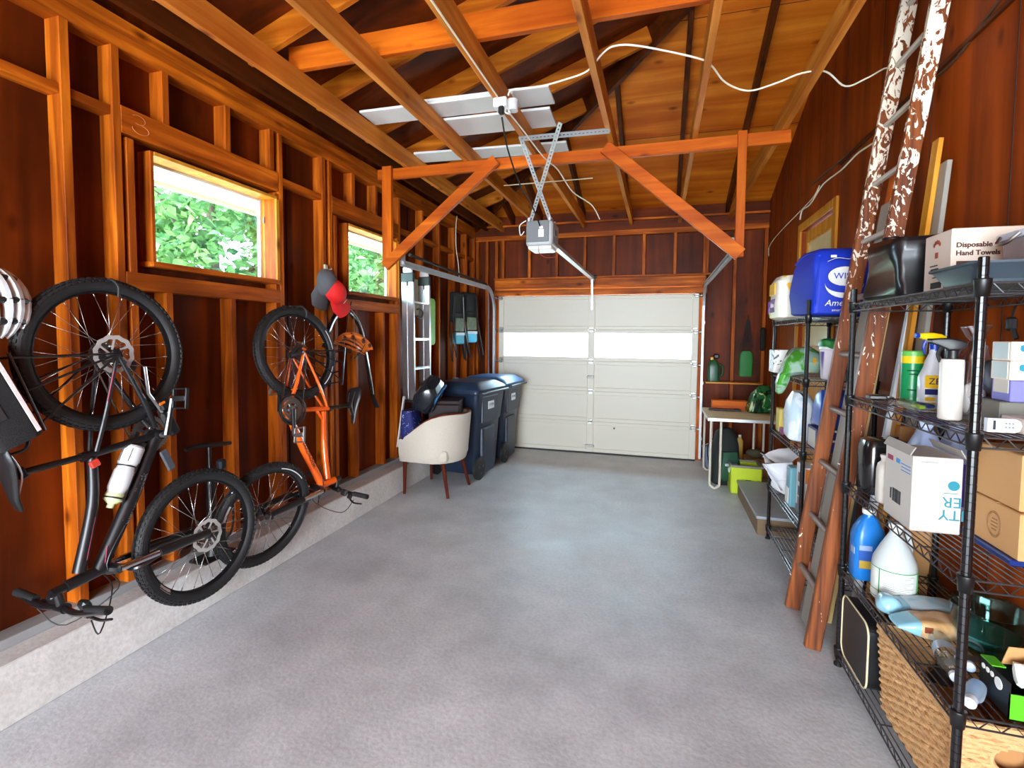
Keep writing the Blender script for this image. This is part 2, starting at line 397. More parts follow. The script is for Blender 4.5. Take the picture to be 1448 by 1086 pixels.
# windows
PINE = W('pine', 'Y'); PINEZ = W('pine', 'Z'); FRED = W('dkred', 'Z')
GLASS = glassy('window_glass', (244, 250, 248), .03)
ALWIN = mat('window_channel', (224, 226, 220), .4)
def window(n, y0, y1, z0, z1):
    r = MB()
    for a in ((y0, y0 + .014), (y1 - .014, y1)): r.bx(XS - .05, XS - .025, a[0], a[1], z0, z1)
    for a in ((z0, z0 + .014), (z1 - .014, z1)): r.bx(XS - .05, XS - .025, y0 + .014, y1 - .014, a[0], a[1])
    o = struct(r.build('window_%d' % n, ALWIN))
    MB().bx(XS - .04, XS - .036, y0 + .013, y1 - .013, z0 + .013, z1 - .013).build('pane', GLASS, o)
    c = MB()                                                    # jamb boards lining the opening
    c.bx(XS - .04, XL + .004, y1, y1 + .02, z0 - .02, z1 + .02, .002); 
    c.bx(XS - .04, XL + .004, y0, y1, z1, z1 + .02, .002)
    c.build('jamb', PINEZ, o)
    MB().bx(XS - .04, XL - .003, y0 - .02, y0, z0 - .02, z1 + .02, .002).build('jamb', W('stud', 'Z'), o)
    c = MB(); c.bx(XS - .04, XL + .012, y0 - .03, y1 + .03, z0 - .03, z0, .003); c.build('sill', W('stud', 'Y'), o)
    c = MB(); c.bx(XL - .03, XL + .012, y1 + .002, y1 + .03, z0 - .03, z1, .002); c.build('stop', PINEZ, o)
    c = MB(); c.bx(XS - .022, XS + .006, y0 + .02, y0 + .06, z1 - .012, z1 + .0, .002).cyl((XS, y1 - .004, z1 - .16), (XS, y1 - .004, z1 - .12), .006)
    c.build('latch', STEEL, o)
window(1, 2.008, 2.858, 1.938, 2.488); window(2, 3.708, 4.525, 1.938, 2.488)

# outside the windows: soffit, lawn, driveway
m = MB(); m.bx(-3.28, XS - .08, YB, YF + .6, 2.59, 2.61)
for k in range(118):
    y = YB + .05 + k * .092
    for x in (-3.18, -3.13): m.bx(x, x + .022, y, y + .05, 2.587, 2.5905, m=1)
m.bx(-3.30, -3.28, YB, YF + .6, 2.56, 2.98)
struct(m.build('soffit', [mat('soffit_paint', (236, 230, 208), .6), mat('soffit_vent_holes', (150, 146, 130), .8)]))
m = MB(); m.bx(-40, XS - .14, -20, 40, -.2, -.12)
struct(m.build('lawn', mat('lawn_grass', (92, 128, 56), .9, var=.4, vscale=3, bump=.5)))
m = MB(); m.bx(-6.5, XS - .14, -8, 20, -.12, -.10)  # added pale slab, throws sunlight up onto the soffit
struct(m.build('added_bounce_slab', mat('bounce_slab_pale', (222, 218, 206), .8, var=.08)))
m = MB(); m.bx(XS - .14, 6, YF + .11, 30, -.2, -.04)
struct(m.build('driveway', mat('driveway_concrete', (214, 210, 202), .8, var=.06)))

# front wall
m = MB()
m.bx(XS - .03, -2.20, YF + .09, YF + .12, 0, 3.4); m.bx(.50, XR + .1, YF + .09, YF + .12, 0, 3.4); m.bx(-2.20, .50, YF + .09, YF + .12, 2.12, 3.4)
wall_front = struct(m.build('wall_front', W('sheath', 'Z')))
def pf(name, mb, mt): return mb.build(name, mt, wall_front)
for k in range(8):
    x = -2.16 + k * .385
    pf('cripple_stud', MB().bx(x, x + .038, YF, YF + .09, 2.372, 2.90, .002), W('stud', 'Z'))
for x in (-2.545, -2.40, -2.255, .505, .86, 1.205): pf('stud', MB().bx(x, x + .04, YF, YF + .09, .02 if x > 0 else .3, 2.90, .002), W('stud', 'Z'))
pf('top_plate', MB().bx(XL, XR, YF - .004, YF + .09, 2.90, 2.965, .002), W('stud', 'X'))
pf('door_header', MB().bx(-2.25, .545, YF - .03, YF + .09, 2.215, 2.345, .002), W('stud', 'X'))
pf('header_ledger', MB().bx(-2.25, .60, YF - .06, YF + .085, 2.346, 2.371, .002), W('stud', 'X'))
pf('door_stop', MB().bx(-2.25, .56, YF - .07, YF - .031, 2.118, 2.198, .003), W('stud', 'X'))
pf('door_jamb', MB().bx(.43, .545, YF - .06, YF - .001, 0, 2.117, .003), W('stud', 'Z'))
pf('door_jamb', MB().bx(-2.25, -2.12, YF - .06, YF - .001, 0, 2.117, .003), W('stud', 'Z'))
pf('frieze_block', MB().bx(XL + .1, XR, YF - .06, YF - .02, 3.075, 3.10, .002), W('stud', 'X'))
pf('frieze_board', MB().bx(XL, XR, YF + .0, YF + .03, 2.966, 3.25), W('sheath', 'X'))

# right wall: stained paneling with a side doorway
m = MB(); dY0, dY1, dZ0, dZ1 = 4.33, 5.25, .32, 2.55
def rw(y0, y1, z0, z1): m.bx(XR, XR + .1, y0, y1, z0, z1)
rw(YB, dY0, 0, 4.75); rw(dY1, YF + .12, 0, 4.75); rw(dY0, dY1, dZ1, 4.75); rw(dY0, dY1, 0, dZ0)
for k in range(20):
    y = 1.13 + (k - 9) * .61
    if dY0 - .06 < y < dY1 + .06: continue
    m.bx(XR - .002, XR, y, y + .004, 0.03, 4.2, m=1)
wall_right = struct(m.build('wall_right', [W('panel', 'Z'), mat('panel_groove', (46, 20, 8), .8)]))
MB().bx(XR - .018, XR, YB, dY0 - .09, 2.83, 2.85, .002).build('seam_batten', W('darkbeam', 'Y'), wall_right)

# side door, up the grey steps
PX = W('pine', 'Z')
m = MB(); m.bx(XR + .03, XR + .065, dY0 + .012, dY1 - .012, dZ0 + .01, dZ1 - .012)
d2 = struct(m.build('door_2', PX))
c = MB(); c.bx(XR - .02, XR, dY0 - .07, dY0, dZ0 - .03, dZ1 + .07, .004); c.bx(XR - .02, XR, dY1, dY1 + .07, dZ0 - .03, dZ1 + .07, .004); c.bx(XR - .02, XR, dY0, dY1, dZ1, dZ1 + .07, .004)
c.build('door_casing', PX, d2)
c = MB(); a, b = dY0 + .13, dY1 - .13
for z0, z1 in ((1.50, dZ1 - .13), (.62, 1.36)):
    c.bx(XR + .012, XR + .031, a - .02, a, z0 - .02, z1 + .02, .004); c.bx(XR + .012, XR + .031, b, b + .02, z0 - .02, z1 + .02, .004)
    c.bx(XR + .012, XR + .031, a, b, z0 - .02, z0, .004); c.bx(XR + .012, XR + .031, a, b, z1, z1 + .02, .004)
c.build('door_molding', PX, d2)
MB().bx(XR + .024, XR + .03, a, b, 1.50, dZ1 - .13).build('door_pane', mat('lit_cream_pane', (226, 208, 158), .25, var=.1), d2)  # opaque cream on the pane paints in light from the room beyond
c = MB()
for z in (2.30, 1.5, .7): c.cyl((XR + .012, dY0 + .012, z - .05), (XR + .012, dY0 + .012, z + .05), .009)
c.build('door_hinge', mat('hinge_bronze', (60, 44, 30), .4, .8), d2)

# unseen rear wall; its wide opening is assumed, added to let light in
m = MB(); m.bx(XS - .1, -2.2, YB - .12, YB, 0, 4.7); m.bx(1.0, XR + .1, YB - .12, YB, 0, 4.7); m.bx(-2.2, 1.0, YB - .12, YB, 2.65, 4.7)
struct(m.build('wall_back', W('sheath', 'Z')))

# roof deck, rafters, hip, joists
m = MB()
def slab(pts, t=.025):
    top = [Vector(p) + Vector((0, 0, t)) for p in pts]; n = len(pts)
    m.raw([Vector(p) for p in pts] + top, [list(range(n))[::-1], list(range(n, 2 * n))] + [[i, (i + 1) % n, n + (i + 1) % n, n + i] for i in range(n)])
rl = lambda x, y: (x, y, roof_l(x)); rf = lambda x, y: (x, y, roof_f(y))
hipx = lambda y: 4.2 - y
slab([rl(-3.35, YB - .15), rl(1.36, YB - .15), rl(1.36, 2.84), rl(-3.35, 7.55)])
ceiling = struct(m.build('ceiling', W('sheath', 'X')))
m = MB(); slab([rf(-3.35, 7.55), rf(1.36, 2.84), rf(1.36, 7.55)]); m.build('front_slope', W('ply', 'X'), ceiling)
m = MB()
for y in (5.53, 4.31): m.bx(XL + 2, XR, y, y + .003, roof_f(y) - .004, roof_f(y), m=0)
m.build('deck_seam', mat('deck_seam_dark', (70, 34, 12), .9), ceiling)
def pc(name, mb, mt): return mb.build(name, mt, ceiling)
RH = .14
for k in range(17):
    y = -3.02 + k * .61
    x1 = min(hipx(y) - .03, XR - .005)
    if x1 < -2.2: continue
    pc('rafter', MB().beam((-2.46, y, roof_l(-2.46) - RH / 2 - .002), (x1, y, roof_l(x1) - RH / 2 - .002), .038, RH), W('rafter', 'X'))
for x in (-1.98, -1.585, -1.0, -.42, .18, .77):
    y1 = 4.2 - x + .03
    pc('jack_rafter', MB().beam((x, YF + .05, roof_f(YF + .05) - RH / 2 - .002), (x, y1, roof_f(y1) - RH / 2 - .002), .038, RH), W('darkbeam', 'Y'))
pc('hip_rafter', MB().beam((-2.6, 6.80, roof_l(-2.6) - .095), (XR - .02, 2.97, roof_l(XR) - .095), .04, .18), W('darkbeam', 'Y'))
JZ = 3.02
for x in (-2.16, -1.605, -1.015, -.40, .196, .787):
    pc('ceiling_joist', MB().bx(x, x + .038, YB, YF + .02, JZ, JZ + .14, .002), W('joist', 'Y'))
pc('strongback', MB().bx(-2.2, XR - .003, 2.60, 2.638, JZ + .141, JZ + .281, .002), W('brace', 'X'))

# sectional garage door: door_1
CREAM = mat('door_cream_enamel', (208, 203, 186), .42)
DX0, DX1, DY = -2.155, .465, 6.64
d1 = sempty('door_1', ((DX0 + DX1) / 2, DY, 0))
cx = d1.location.x
seams = [.022, .435, .84, 1.24, 1.655, 2.105]
HW = mat('door_hardware', (150, 148, 142), .4, .9)
for i in range(5):
    z0, z1 = seams[i], seams[i + 1] - .0003; s = MB()
    X0, X1 = DX0 - cx, DX1 - cx; mid = -.865 - cx
    win = i == 3
    st = .075; rt = .05 if not win else .045; rb = .05 if not win else .05
    for a, b in ((X0, X0 + st), (mid - .045, mid + .045), (X1 - st, X1)): s.bx(a, b, -.016, .02, z0, z1, .004)
    for a, b in ((X0 + st, mid - .045), (mid + .045, X1 - st)):
        s.bx(a, b, -.016, .02, z0, z0 + rb, .004); s.bx(a, b, -.016, .02, z1 - rt, z1, .004)
        if not win: s.bx(a, b, -.004, .016, z0 + rb, z1 - rt)
    o = s.build('door_section', CREAM, d1)
    if win:
        for a, b in ((X0 + st, mid - .045), (mid + .045, X1 - st)):
            MB().bx(a, b, -.002, .003, z0 + rb, z1 - rt).build('window_pane', GLASS, o)
    h = MB()
    for x in (X0 + .04, mid, X1 - .04):
        if i: h.box((x, -.02, z0 - .002), (.06, .006, .07), .002); h.cyl((x - .03, -.024, z0), (x + .03, -.024, z0), .008)
    if i: h.build('hinge', HW, o)
    for x, s_ in ((X0, -1), (X1, 1)):
        h = MB(); h.cyl((x - s_ * .07, -.045, z1 - .02), (x + s_ * .035, -.045, z1 - .02), .006); h.cyl((x + s_ * .012, -.045, z1 - .02), (x + s_ * .032, -.045, z1 - .02), .022)
        h.box((x - s_ * .03, -.03, z1 - .02), (.05, .03, .05), .003); h.build('roller', HW, o)
s = MB(); s.bx(DX0 - cx, DX1 - cx, -.012, .025, .0, .022); s.build('bottom_seal', RUBBER, d1)
s = MB(); s.box((-.865 - cx, -.03, .11), (.12, .02, .025), .004); s.box((-.865 - cx, -.03, 1.03), (.09, .025, .035), .006).cyl((-.865 - cx - .05, -.05, 1.03), (-.865 - cx + .05, -.05, 1.03), .006)
s.build('lift_handle', HW, d1)
s = MB(); s.box((DX0 - cx + .11, -.03, .1), (.05, .025, .04), .005).cyl((.3, -.028, .36), (.3, -.018, .36), .012); s.build('lock_slide', mat('lock_dark', (60, 60, 58), .4, .8), d1)

# door tracks (one per side)
def track(x, sgn, label, yend):
    t = thing('door_track', label, 'track', (x, 6.57, 0), group='garage door tracks')
    pth = [V(0, 0, .05), V(0, 0, 1.0), V(0, 0, 1.9)] + [V(0, -.3 + .3 * math.cos(a), 1.9 + .3 * math.sin(a)) for a in [i * PI / 16 for i in range(1, 9)]] + [V(0, yend - 6.57, 2.2)]
    s = MB(); P = pth; w_, th = .052, .003
    def ribbon(dx0, dx1, off0, off1):
        rings = []
        for i, p in enumerate(P):
            d = (P[min(i + 1, len(P) - 1)] - P[max(i - 1, 0)]).normalized(); n = V(0, d.z, -d.y)
            rings.append([p + V(dx0, 0, 0) + n * off0, p + V(dx1, 0, 0) + n * off0, p + V(dx1, 0, 0) + n * off1, p + V(dx0, 0, 0) + n * off1])
        s.loft(rings, 0, False, True)
    ribbon(sgn * .022, sgn * .025, -.026, .026); ribbon(0, sgn * .022, .023, .026); ribbon(0, sgn * .022, -.026, -.023)
    ribbon(-.001 * sgn, .002 * sgn, .012, .023); ribbon(-.001 * sgn, .002 * sgn, -.023, -.012)
    s.build('rail', GALV, t)
    for z in (.3, 1.0, 1.75):
        b = MB(); b.box((sgn * .03, .055, z), (.012, .11, .04), .002).cyl((sgn * .024, .02, z), (sgn * .04, .02, z), .008); b.build('bracket', GALV, t)
    b = MB(); y0 = yend - 6.57 + .03
    b.box((sgn * .012, y0, 2.25), (.03, .03, .12), .002); b.build('end_bracket', GALV, t)
    return t
lt = track(-2.19, -1, 'long galvanised door track on the window-wall side, above the aluminium step ladder', 3.98)
track(.50, 1, 'galvanised door track on the workbench side, above the folding table', 4.05)
q = lt.location
MB().tube([Vector(p) - q for p in ((-2.32, 6.55, 2.28), (-2.32, 5.6, 2.30), (-2.32, 4.35, 2.335))], .016, 10).build('extension_spring', mat('oiled_spring', (52, 50, 48), .4, .8, bump=.8, bscale=300), lt)
MB().tube([Vector(p) - q for p in ((-2.30, 6.62, .05), (-2.30, 6.6, 2.27))], .004, 6).build('lift_cable', STEEL, lt)

# trees outside the left windows
def leaf_mat(nm, c1, c2):
    m, n, L, p = new_mat(nm)
    oi = n.new('ShaderNodeTexCoord'); t = n.new('ShaderNodeTexNoise'); t.inputs['Scale'].default_value = 1.6; t.inputs['Detail'].default_value = 6
    L.new(oi.outputs['Object'], t.inputs['Vector'])
    r = ramp(n, [(.35, lin(c1)), (.65, lin(c2))]); L.new(t.outputs['Fac'], r.inputs['Fac'])
    tl = n.new('ShaderNodeBsdfTranslucent'); mx = n.new('ShaderNodeMixShader'); mx.inputs[0].default_value = .45
    L.new(r.outputs['Color'], p.inputs['Base Color']); L.new(r.outputs['Color'], tl.inputs['Color']); p.inputs['Roughness'].default_value = .5
    L.new(p.outputs[0], mx.inputs[1]); L.new(tl.outputs[0], mx.inputs[2]); L.new(mx.outputs[0], n['Material Output'].inputs['Surface'])
    return m
LEAF = leaf_mat('maple_leaves', (52, 98, 62), (126, 164, 92))
BARK = mat('bark', (86, 72, 58), .9, bump=.8, bscale=20)
def tree(x, y, h, r, n, label):
    t = thing('tree', label, 'tree', (x, y, -.12), 0, 'garden trees')
    tr = MB(); tr.tube([(0, 0, 0), (.05, .02, h * .35), (-.05, .05, h * .75)], [.16, .12, .05], 10, k=4)
    for a in range(5):
        d = V(math.cos(a * 1.26), math.sin(a * 1.26), .7); tr.tube([V(0, 0, h * .38 + .15 * a), V(0, 0, h * .38 + .15 * a) + d * r * .5, V(0, 0, h * .4 + .15 * a) + d * r * .9], [.06, .04, .01], 6)
    tr.build('trunk', BARK, t)
    c = MB(); R = random.Random(int(x * 10 + y))
    clumps = []
    for i in range(70):
        d = V(R.gauss(0, 1), R.gauss(0, 1), R.gauss(0, 1)).normalized() * r * R.uniform(.35, 1.0); d.z *= 1.15
        clumps.append((V(0, 0, h * .55) + d, R.uniform(.22, .5)))
    for i in range(n):
        q, cr = clumps[R.randrange(70)]
        p = q + V(R.gauss(0, .5), R.gauss(0, .5), R.gauss(0, .5)) * cr
        a, b = R.uniform(0, 6.28), R.uniform(-.9, .5); s_ = R.uniform(.08, .17)
        u = V(math.cos(a) * math.cos(b), math.sin(a) * math.cos(b), math.sin(b)); v = u.orthogonal(); v.rotate(Matrix.Rotation(R.uniform(0, 6.28), 3, u)); v.normalize()
        nn = u.cross(v) * s_ * .15
        c.raw([p, p + u * s_ * .5 + v * s_ * .42 + nn, p + u * s_ * 1.25, p + u * s_ * .5 - v * s_ * .42 + nn], [[0, 1, 2], [0, 2, 3]])
    o = c.build('crown', LEAF, t)
    return t
tree(-7.2, 6.6, 5.6, 2.1, 12000, 'leafy green maple outside the nearer window')
tree(-7.6, 10.8, 5.8, 2.3, 12000, 'leafy green maple outside the farther window')
tree(-14.0, 8.6, 5.4, 2.8, 9000, 'green tree farther off behind the two maples')
tree(-11.4, 15.2, 6.0, 2.8, 9000, 'green tree farthest off, seen through the second window')

# ================================================================ bicycles hung on the left wall
SPOKE_ME = {}
def bike_wheel(par, nm, T, R, rubber, rotor, decal=None, seed=0, nsp=28):
    """T: matrix, wheel axis = local z"""
    mj, mi_ = R - .029, .029
    rim = MB()
    prof = [(mj - .028, -.012), (mj - .036, -.009), (mj - .036, .009), (mj - .028, .012), (mj - .012, .013), (mj - .012, -.013)]
    rings = []
    for i in range(64):
        a = i * 2 * PI / 64; rings.append([V(r * math.cos(a), r * math.sin(a), z) for r, z in prof])
    rim.loft(rings, 0, True, False, True)
    o = rim.build(nm, mat('rim_black', (34, 34, 36), .3, .6), par, sharp=25); o.matrix_local = T
    t = MB(); rings = []
    for i in range(72):
        a = i * 2 * PI / 72
        rings.append([V((mj + mi_ * math.cos(b)) * math.cos(a), (mj + mi_ * math.cos(b)) * math.sin(a), mi_ * math.sin(b)) for b in [k * PI / 6 for k in range(12)]])
    t.loft(rings, 0, True, False, True)
    nk = 78
    for i in range(nk):
        a = i * 2 * PI / nk
        for q, (b, off, sz) in enumerate(((0, 0, .012), (.55, .5, .010), (-.55, .5, .010), (1.05, 0, .008), (-1.05, 0, .008))):
            aa = a + off * 2 * PI / nk
            M = Matrix.Rotation(aa, 4, 'Z') @ Matrix.Translation((mj, 0, 0)) @ Matrix.Rotation(-b, 4, 'Y') @ Matrix.Translation((mi_ + .001, 0, 0))
            t.box((0, 0, 0), (.005, .015, sz), 0, None, 0, M)
    t.build('tire', rubber, o)
    for a0, a1, r0, r1 in decal or ():
        for zs in (-1, 1):
            d = MB(); n = 10; vs_, fs = [], []
            for k in range(n + 1):
                a = a0 + (a1 - a0) * k / n
                for r in (r0, r1): vs_.append((r * math.cos(a), r * math.sin(a), zs * (math.sqrt(max(mi_ ** 2 - (r - mj) ** 2, .00008)) + .0008)))
            for k in range(n): fs.append([2 * k, 2 * k + 1, 2 * k + 3, 2 * k + 2])
            d.raw(vs_, fs); d.build('tire_decal', mat('decal_white', (214, 208, 206), .5), o)
    h = MB(); h.lathe([(.009, -.05), (.028, -.034), (.028, -.028), (.013, -.02), (.013, .02), (.028, .028), (.028, .034), (.009, .05)], seg=16)
    h.cyl((0, 0, -.065), (0, 0, .065), .005); h.build('hub', BMETAL, o)
    if R not in SPOKE_ME: SPOKE_ME[R] = MB().tube([(.027, 0, .029), (mj - .034, 0, .003)], .0013, 5).cyl((mj - .052, 0, .006), (mj - .034, 0, .003), .0024, None, 6).mesh('spoke', mat('spoke_steel', (190, 188, 182), .25, .9))
    for i in range(nsp):
        s = bpy.data.objects.new('spoke', SPOKE_ME[R]); COL.objects.link(s); s.parent = o
        fl = PI if i % 2 else 0
        tilt = .13 if (i // 2) % 2 else -.13
        M = Matrix.Rotation(i * 2 * PI / nsp, 4, 'Z')
        if fl: M = M @ Matrix.Rotation(PI, 4, 'X')
        s.matrix_local = M @ Matrix.Translation((0, .0, 0)) @ Matrix.Translation((mj - .034, 0, 0)) @ Matrix.Rotation(tilt, 4, 'Z') @ Matrix.Translation((-(mj - .034), 0, 0))
    if rotor:
        r = MB(); rings = []
        for i in range(48):
            a = i * 2 * PI / 48; wob = .0025 * math.sin(a * 12)
            rings.append([V(q * math.cos(a), q * math.sin(a), rotor + z) for q, z in ((.064 + wob, -.001), (.082 + wob, -.001), (.082 + wob, .001), (.064 + wob, .001))])
        r.loft(rings, 0, False, False, True)
        for i in range(6):
            a = i * PI / 3; r.beam((.02 * math.cos(a), .02 * math.sin(a), rotor), (.066 * math.cos(a + .45), .066 * math.sin(a + .45), rotor), .008, .002, (0, 0, 1), 0)
        for i in range(18):
            a = i * PI / 9; r.beam((.064 * math.cos(a), .064 * math.sin(a), rotor), (.081 * math.cos(a + .12), .081 * math.sin(a + .12), rotor), .002, .0024, (0, 0, 1), 0)
        r.build('brake_rotor', mat('rotor_steel', (196, 194, 188), .35, .35), o)
    return o
def bike(name, label, P0, d, up, c):
    d = Vector(d).normalized(); up = Vector(up); up = (up - d * up.dot(d)).normalized(); z = d.cross(up)
    M = Matrix((d, up, z)).transposed().to_4x4(); M.translation = P0
    b = thing(name, label, 'bicycle', group=None); b.matrix_world = M
    R = c['R']; fm = c['mat']; L = c['wb']; vs_ = c['view']          # vs_: side (z sign) that faces the room
    BB = V(*c['BB'], 0); SC = V(*c['seat'], 0); SP = V(*c['post'], 0); HT = V(*c['ht'], 0); HB = V(*c['hb'], 0); FA = V(L, 0, 0); O = V(0, 0, 0)
    dz = lambda p, z_: V(p.x, p.y, z_)
    f = MB()
    f.tube([BB + (HB - BB) * .02, BB + (HB - BB) * .5, HB + (HT - HB) * .12], c.get('dtr', [.021, .026, .024]), 12)
    f.tube([V(*p, 0) for p in c['tt']], [.018, .021, .024], 12, k=5)
    f.tube([BB, SC + (SC - BB).normalized() * .03], .0165, 12)
    f.tube([HB, HT], .024, 14); f.cyl(BB + V(0, 0, -.036), BB + V(0, 0, .036), .022)
    for s in (-1, 1):
        f.tube([dz(O, s * .066), BB * .55 + V(0, 0, s * .052), BB * .9 + V(0, 0, s * .02)], [.008, .013, .012], 10, k=3)
        f.tube([dz(O, s * .066), SC * .55 + V(0, 0, s * .05), SC * .97 + V(0, 0, s * .022)], [.007, .009, .009], 10, k=3)
        f.box((0, 0, s * .066), (.045, .035, .006), .004)
    f.tube([BB * .66 + V(0, 0, -.04), BB * .66 + V(0, 0, .04)], .008, 8)
    f.tube([SC * .7 + V(0, 0, -.04), SC * .7 + V(0, 0, .04)], .007, 8)
    if c.get('gusset'): f.tube([SC + (BB - SC) * .28, V(*c['tt'][0], 0) + (V(*c['tt'][1], 0) - V(*c['tt'][0], 0)) * .3], .01, 8)
    fo = f.build('frame', fm, b)
    # paint accents and lettering on the room-facing side
    for (p0, p1, r_, mt_) in c.get('stripes', ()):
        MB().tube([V(*p0), V(*p1)], [.002, r_, .002], 6).build('frame_stripe', mt_, fo)
    dd = (HB - BB).normalized(); perp = V(-dd.y, dd.x, 0)
    txt = c['text']; x_ax = dd * txt[2]; y_ax = perp * txt[2] if vs_ > 0 else -perp * txt[2]
    org = BB + (HB - BB) * txt[1] + V(0, 0, vs_ * .0262)
    text_mesh(txt[0], txt[4], txt[3], fo, frame(org, x_ax, y_ax), .0008, 'lettering')
    # steering assembly
    sa = (HT - HB).normalized(); st = c.get('steer', 0)
    SM = Matrix.Translation(HB) @ Matrix.Rotation(st, 4, sa) @ Matrix.Translation(-HB)
    def S(mb): return mb.xf(SM)
    ax_off = FA - HB; fwd = (ax_off - sa * ax_off.dot(sa)).normalized()
    k = MB(); cr = HB - sa * .03 + fwd * .012
    for s in (-1, 1):
        top = cr + V(0, 0, s * .056); bot = FA + V(0, 0, s * .06) - fwd * .018
        k.tube([top + (bot - top) * .40, top + (bot - top) * .48, bot], [.021, .023, .018], 12)
        k.box(FA + V(0, 0, s * .06), (.03, .03, .014), .004)
    k.tube([cr + V(0, 0, -.062), cr + V(0, 0, 0) + sa * .012, cr + V(0, 0, .062)], [.02, .026, .02], 10, k=3)
    br = FA + (cr - FA) * .80 + fwd * .035
    k.tube([FA + (cr - FA) * .58 + V(0, 0, -.058), br + V(0, 0, -.03), br + V(0, 0, .03), FA + (cr - FA) * .58 + V(0, 0, .058)], .012, 8, k=4)
    ko = S(k).build('fork', c.get('forkmat', BMETAL), b)
    k = MB()
    for s in (-1, 1):
        top = cr + V(0, 0, s * .056); bot = FA + V(0, 0, s * .06) - fwd * .018; k.tube([top, top + (bot - top) * .42], .0155, 12)
    S(k).build('stanchions', mat('polished_stanchion', (222, 222, 224), .12, 1), ko)
    bike_wheel(b, 'rear_wheel', Matrix.Identity(4), R, RUBBER, c['rotor'], c.get('decal_r'))
    bike_wheel(b, 'front_wheel', SM @ Matrix.Translation(FA) @ Matrix.Rotation(.4, 4, 'Z'), R, RUBBER, c['rotor'], c.get('decal_f'))
    # cockpit
    se = HT + sa * .025 + fwd * .075; k = MB(); k.tube([HT + sa * .0, HT + sa * .05], .018, 12); k.tube([HT + sa * .03, se], .016, 10); k.cyl(se + V(0, 0, -.025), se + V(0, 0, .025), .021)
    S(k).build('stem', BMETAL, b)
    hw = c.get('bar', .30); k = MB()
    k.tube([se + V(0, 0, -hw) - fwd * .03, se + V(0, 0, -.12) + sa * .012, se + V(0, 0, 0), se + V(0, 0, .12) + sa * .012, se + V(0, 0, hw) - fwd * .03], .0125, 10, k=5)
    hb = S(k).build('handlebar', BMETAL, b)
    for s in (-1, 1):
        e = se + V(0, 0, s * hw) - fwd * .03
        g = MB(); g.tube([e, e + V(0, 0, -s * .125) + fwd * .017], [.017, .0155, .0165, .0155, .017], 12); S(g).build('grip', RUBBER, hb)
        q = e + V(0, 0, -s * .15) + fwd * .02; g = MB()
        g.box(q + fwd * .02 - sa * .01, (.035, .03, .03), .006); g.tube([q + fwd * .035 - sa * .012, q + fwd * .05 - sa * .02 + V(0, 0, s * .05), q + fwd * .035 - sa * .02 + V(0, 0, s * .12)], [.007, .006, .005], 8, k=4)
        S(g).build('brake_lever', BMETAL, hb)
        g = MB(); g.box(q - sa * .025 + V(0, 0, -s * .04), (.045, .03, .05), .01); S(g).build('shifter', BLACK, hb)
    # seat
    k = MB(); k.tube([SC, SP], .0138, 12); k.cyl(SC - (SC - BB).normalized() * -.02, SC + (SC - BB).normalized() * .045, .02); k.box(SP, (.05, .03, .035), .006); k.build('seatpost', BMETAL, b)
    sd = MB(); su = (SP - SC).normalized(); su = V(*c.get('sup', (-.25, .97)), 0).normalized(); sf = V(su.y, -su.x, 0); c0 = SP + su * .035
    rings = []
    for t, wd, th, y in ((-.135, .045, .018, .02), (-.11, .075, .03, .018), (-.05, .075, .034, .008), (.02, .048, .03, 0), (.09, .026, .026, 0), (.135, .018, .018, -.008), (.145, .008, .008, -.012)):
        rings.append([c0 + sf * t + su * (y + th * .5 * math.sin(a)) + V(0, 0, wd * math.cos(a)) for a in [i * PI / 8 for i in range(16)]])
    sd.loft(rings); so = sd.build('saddle', mat('saddle_vinyl', (24, 24, 25), .38, bump=.1), b)
    r_ = MB()
    for s in (-1, 1): r_.tube([c0 + sf * -.1 + V(0, 0, s * .03), c0 - su * .03 + V(0, 0, s * .02), c0 + sf * .1 + V(0, 0, s * .012)], .0035, 6, k=4)
    r_.build('saddle_rail', STEEL, so)
    # drivetrain (z+ is the drive side)
    k = MB()
    for z_, rr, nt in ((.045, .086, 42), (.053, .062, 32)):
        poly = []
        for i in range(nt):
            a = i * 2 * PI / nt; poly += [((rr + .004) * math.cos(a), (rr + .004) * math.sin(a)), ((rr - .003) * math.cos(a + PI / nt), (rr - .003) * math.sin(a + PI / nt))]
        inner = [((rr - .018) * math.cos(math.atan2(y, x)), (rr - .018) * math.sin(math.atan2(y, x))) for x, y in poly]
        n_ = len(poly); vv = [V(x, y, z_) for x, y in poly] + [V(x, y, z_) for x, y in inner] + [V(x, y, z_ + .003) for x, y in poly] + [V(x, y, z_ + .003) for x, y in inner]
        ff = []
        for i in range(n_):
            j = (i + 1) % n_; ff += [[i, j, n_ + j, n_ + i], [2 * n_ + i, 3 * n_ + i, 3 * n_ + j, 2 * n_ + j], [i, 2 * n_ + i, 2 * n_ + j, j], [n_ + i, n_ + j, 3 * n_ + j, 3 * n_ + i]]
        k.raw(vv, ff)
    for i in range(5):
        a = i * 2 * PI / 5; k.beam((0, 0, .05), (.07 * math.cos(a), .07 * math.sin(a), .05), .016, .008, (0, 0, 1))
    k.cyl((0, 0, -.07), (0, 0, .07), .013); k.cyl((0, 0, .04), (0, 0, .062), .026)
    k.xf(Matrix.Translation(BB)); k.build('crankset', mat('crank_silver', (150, 150, 150), .3, .9), b)
    ca = V(*c['crank'], 0).normalized() * .172
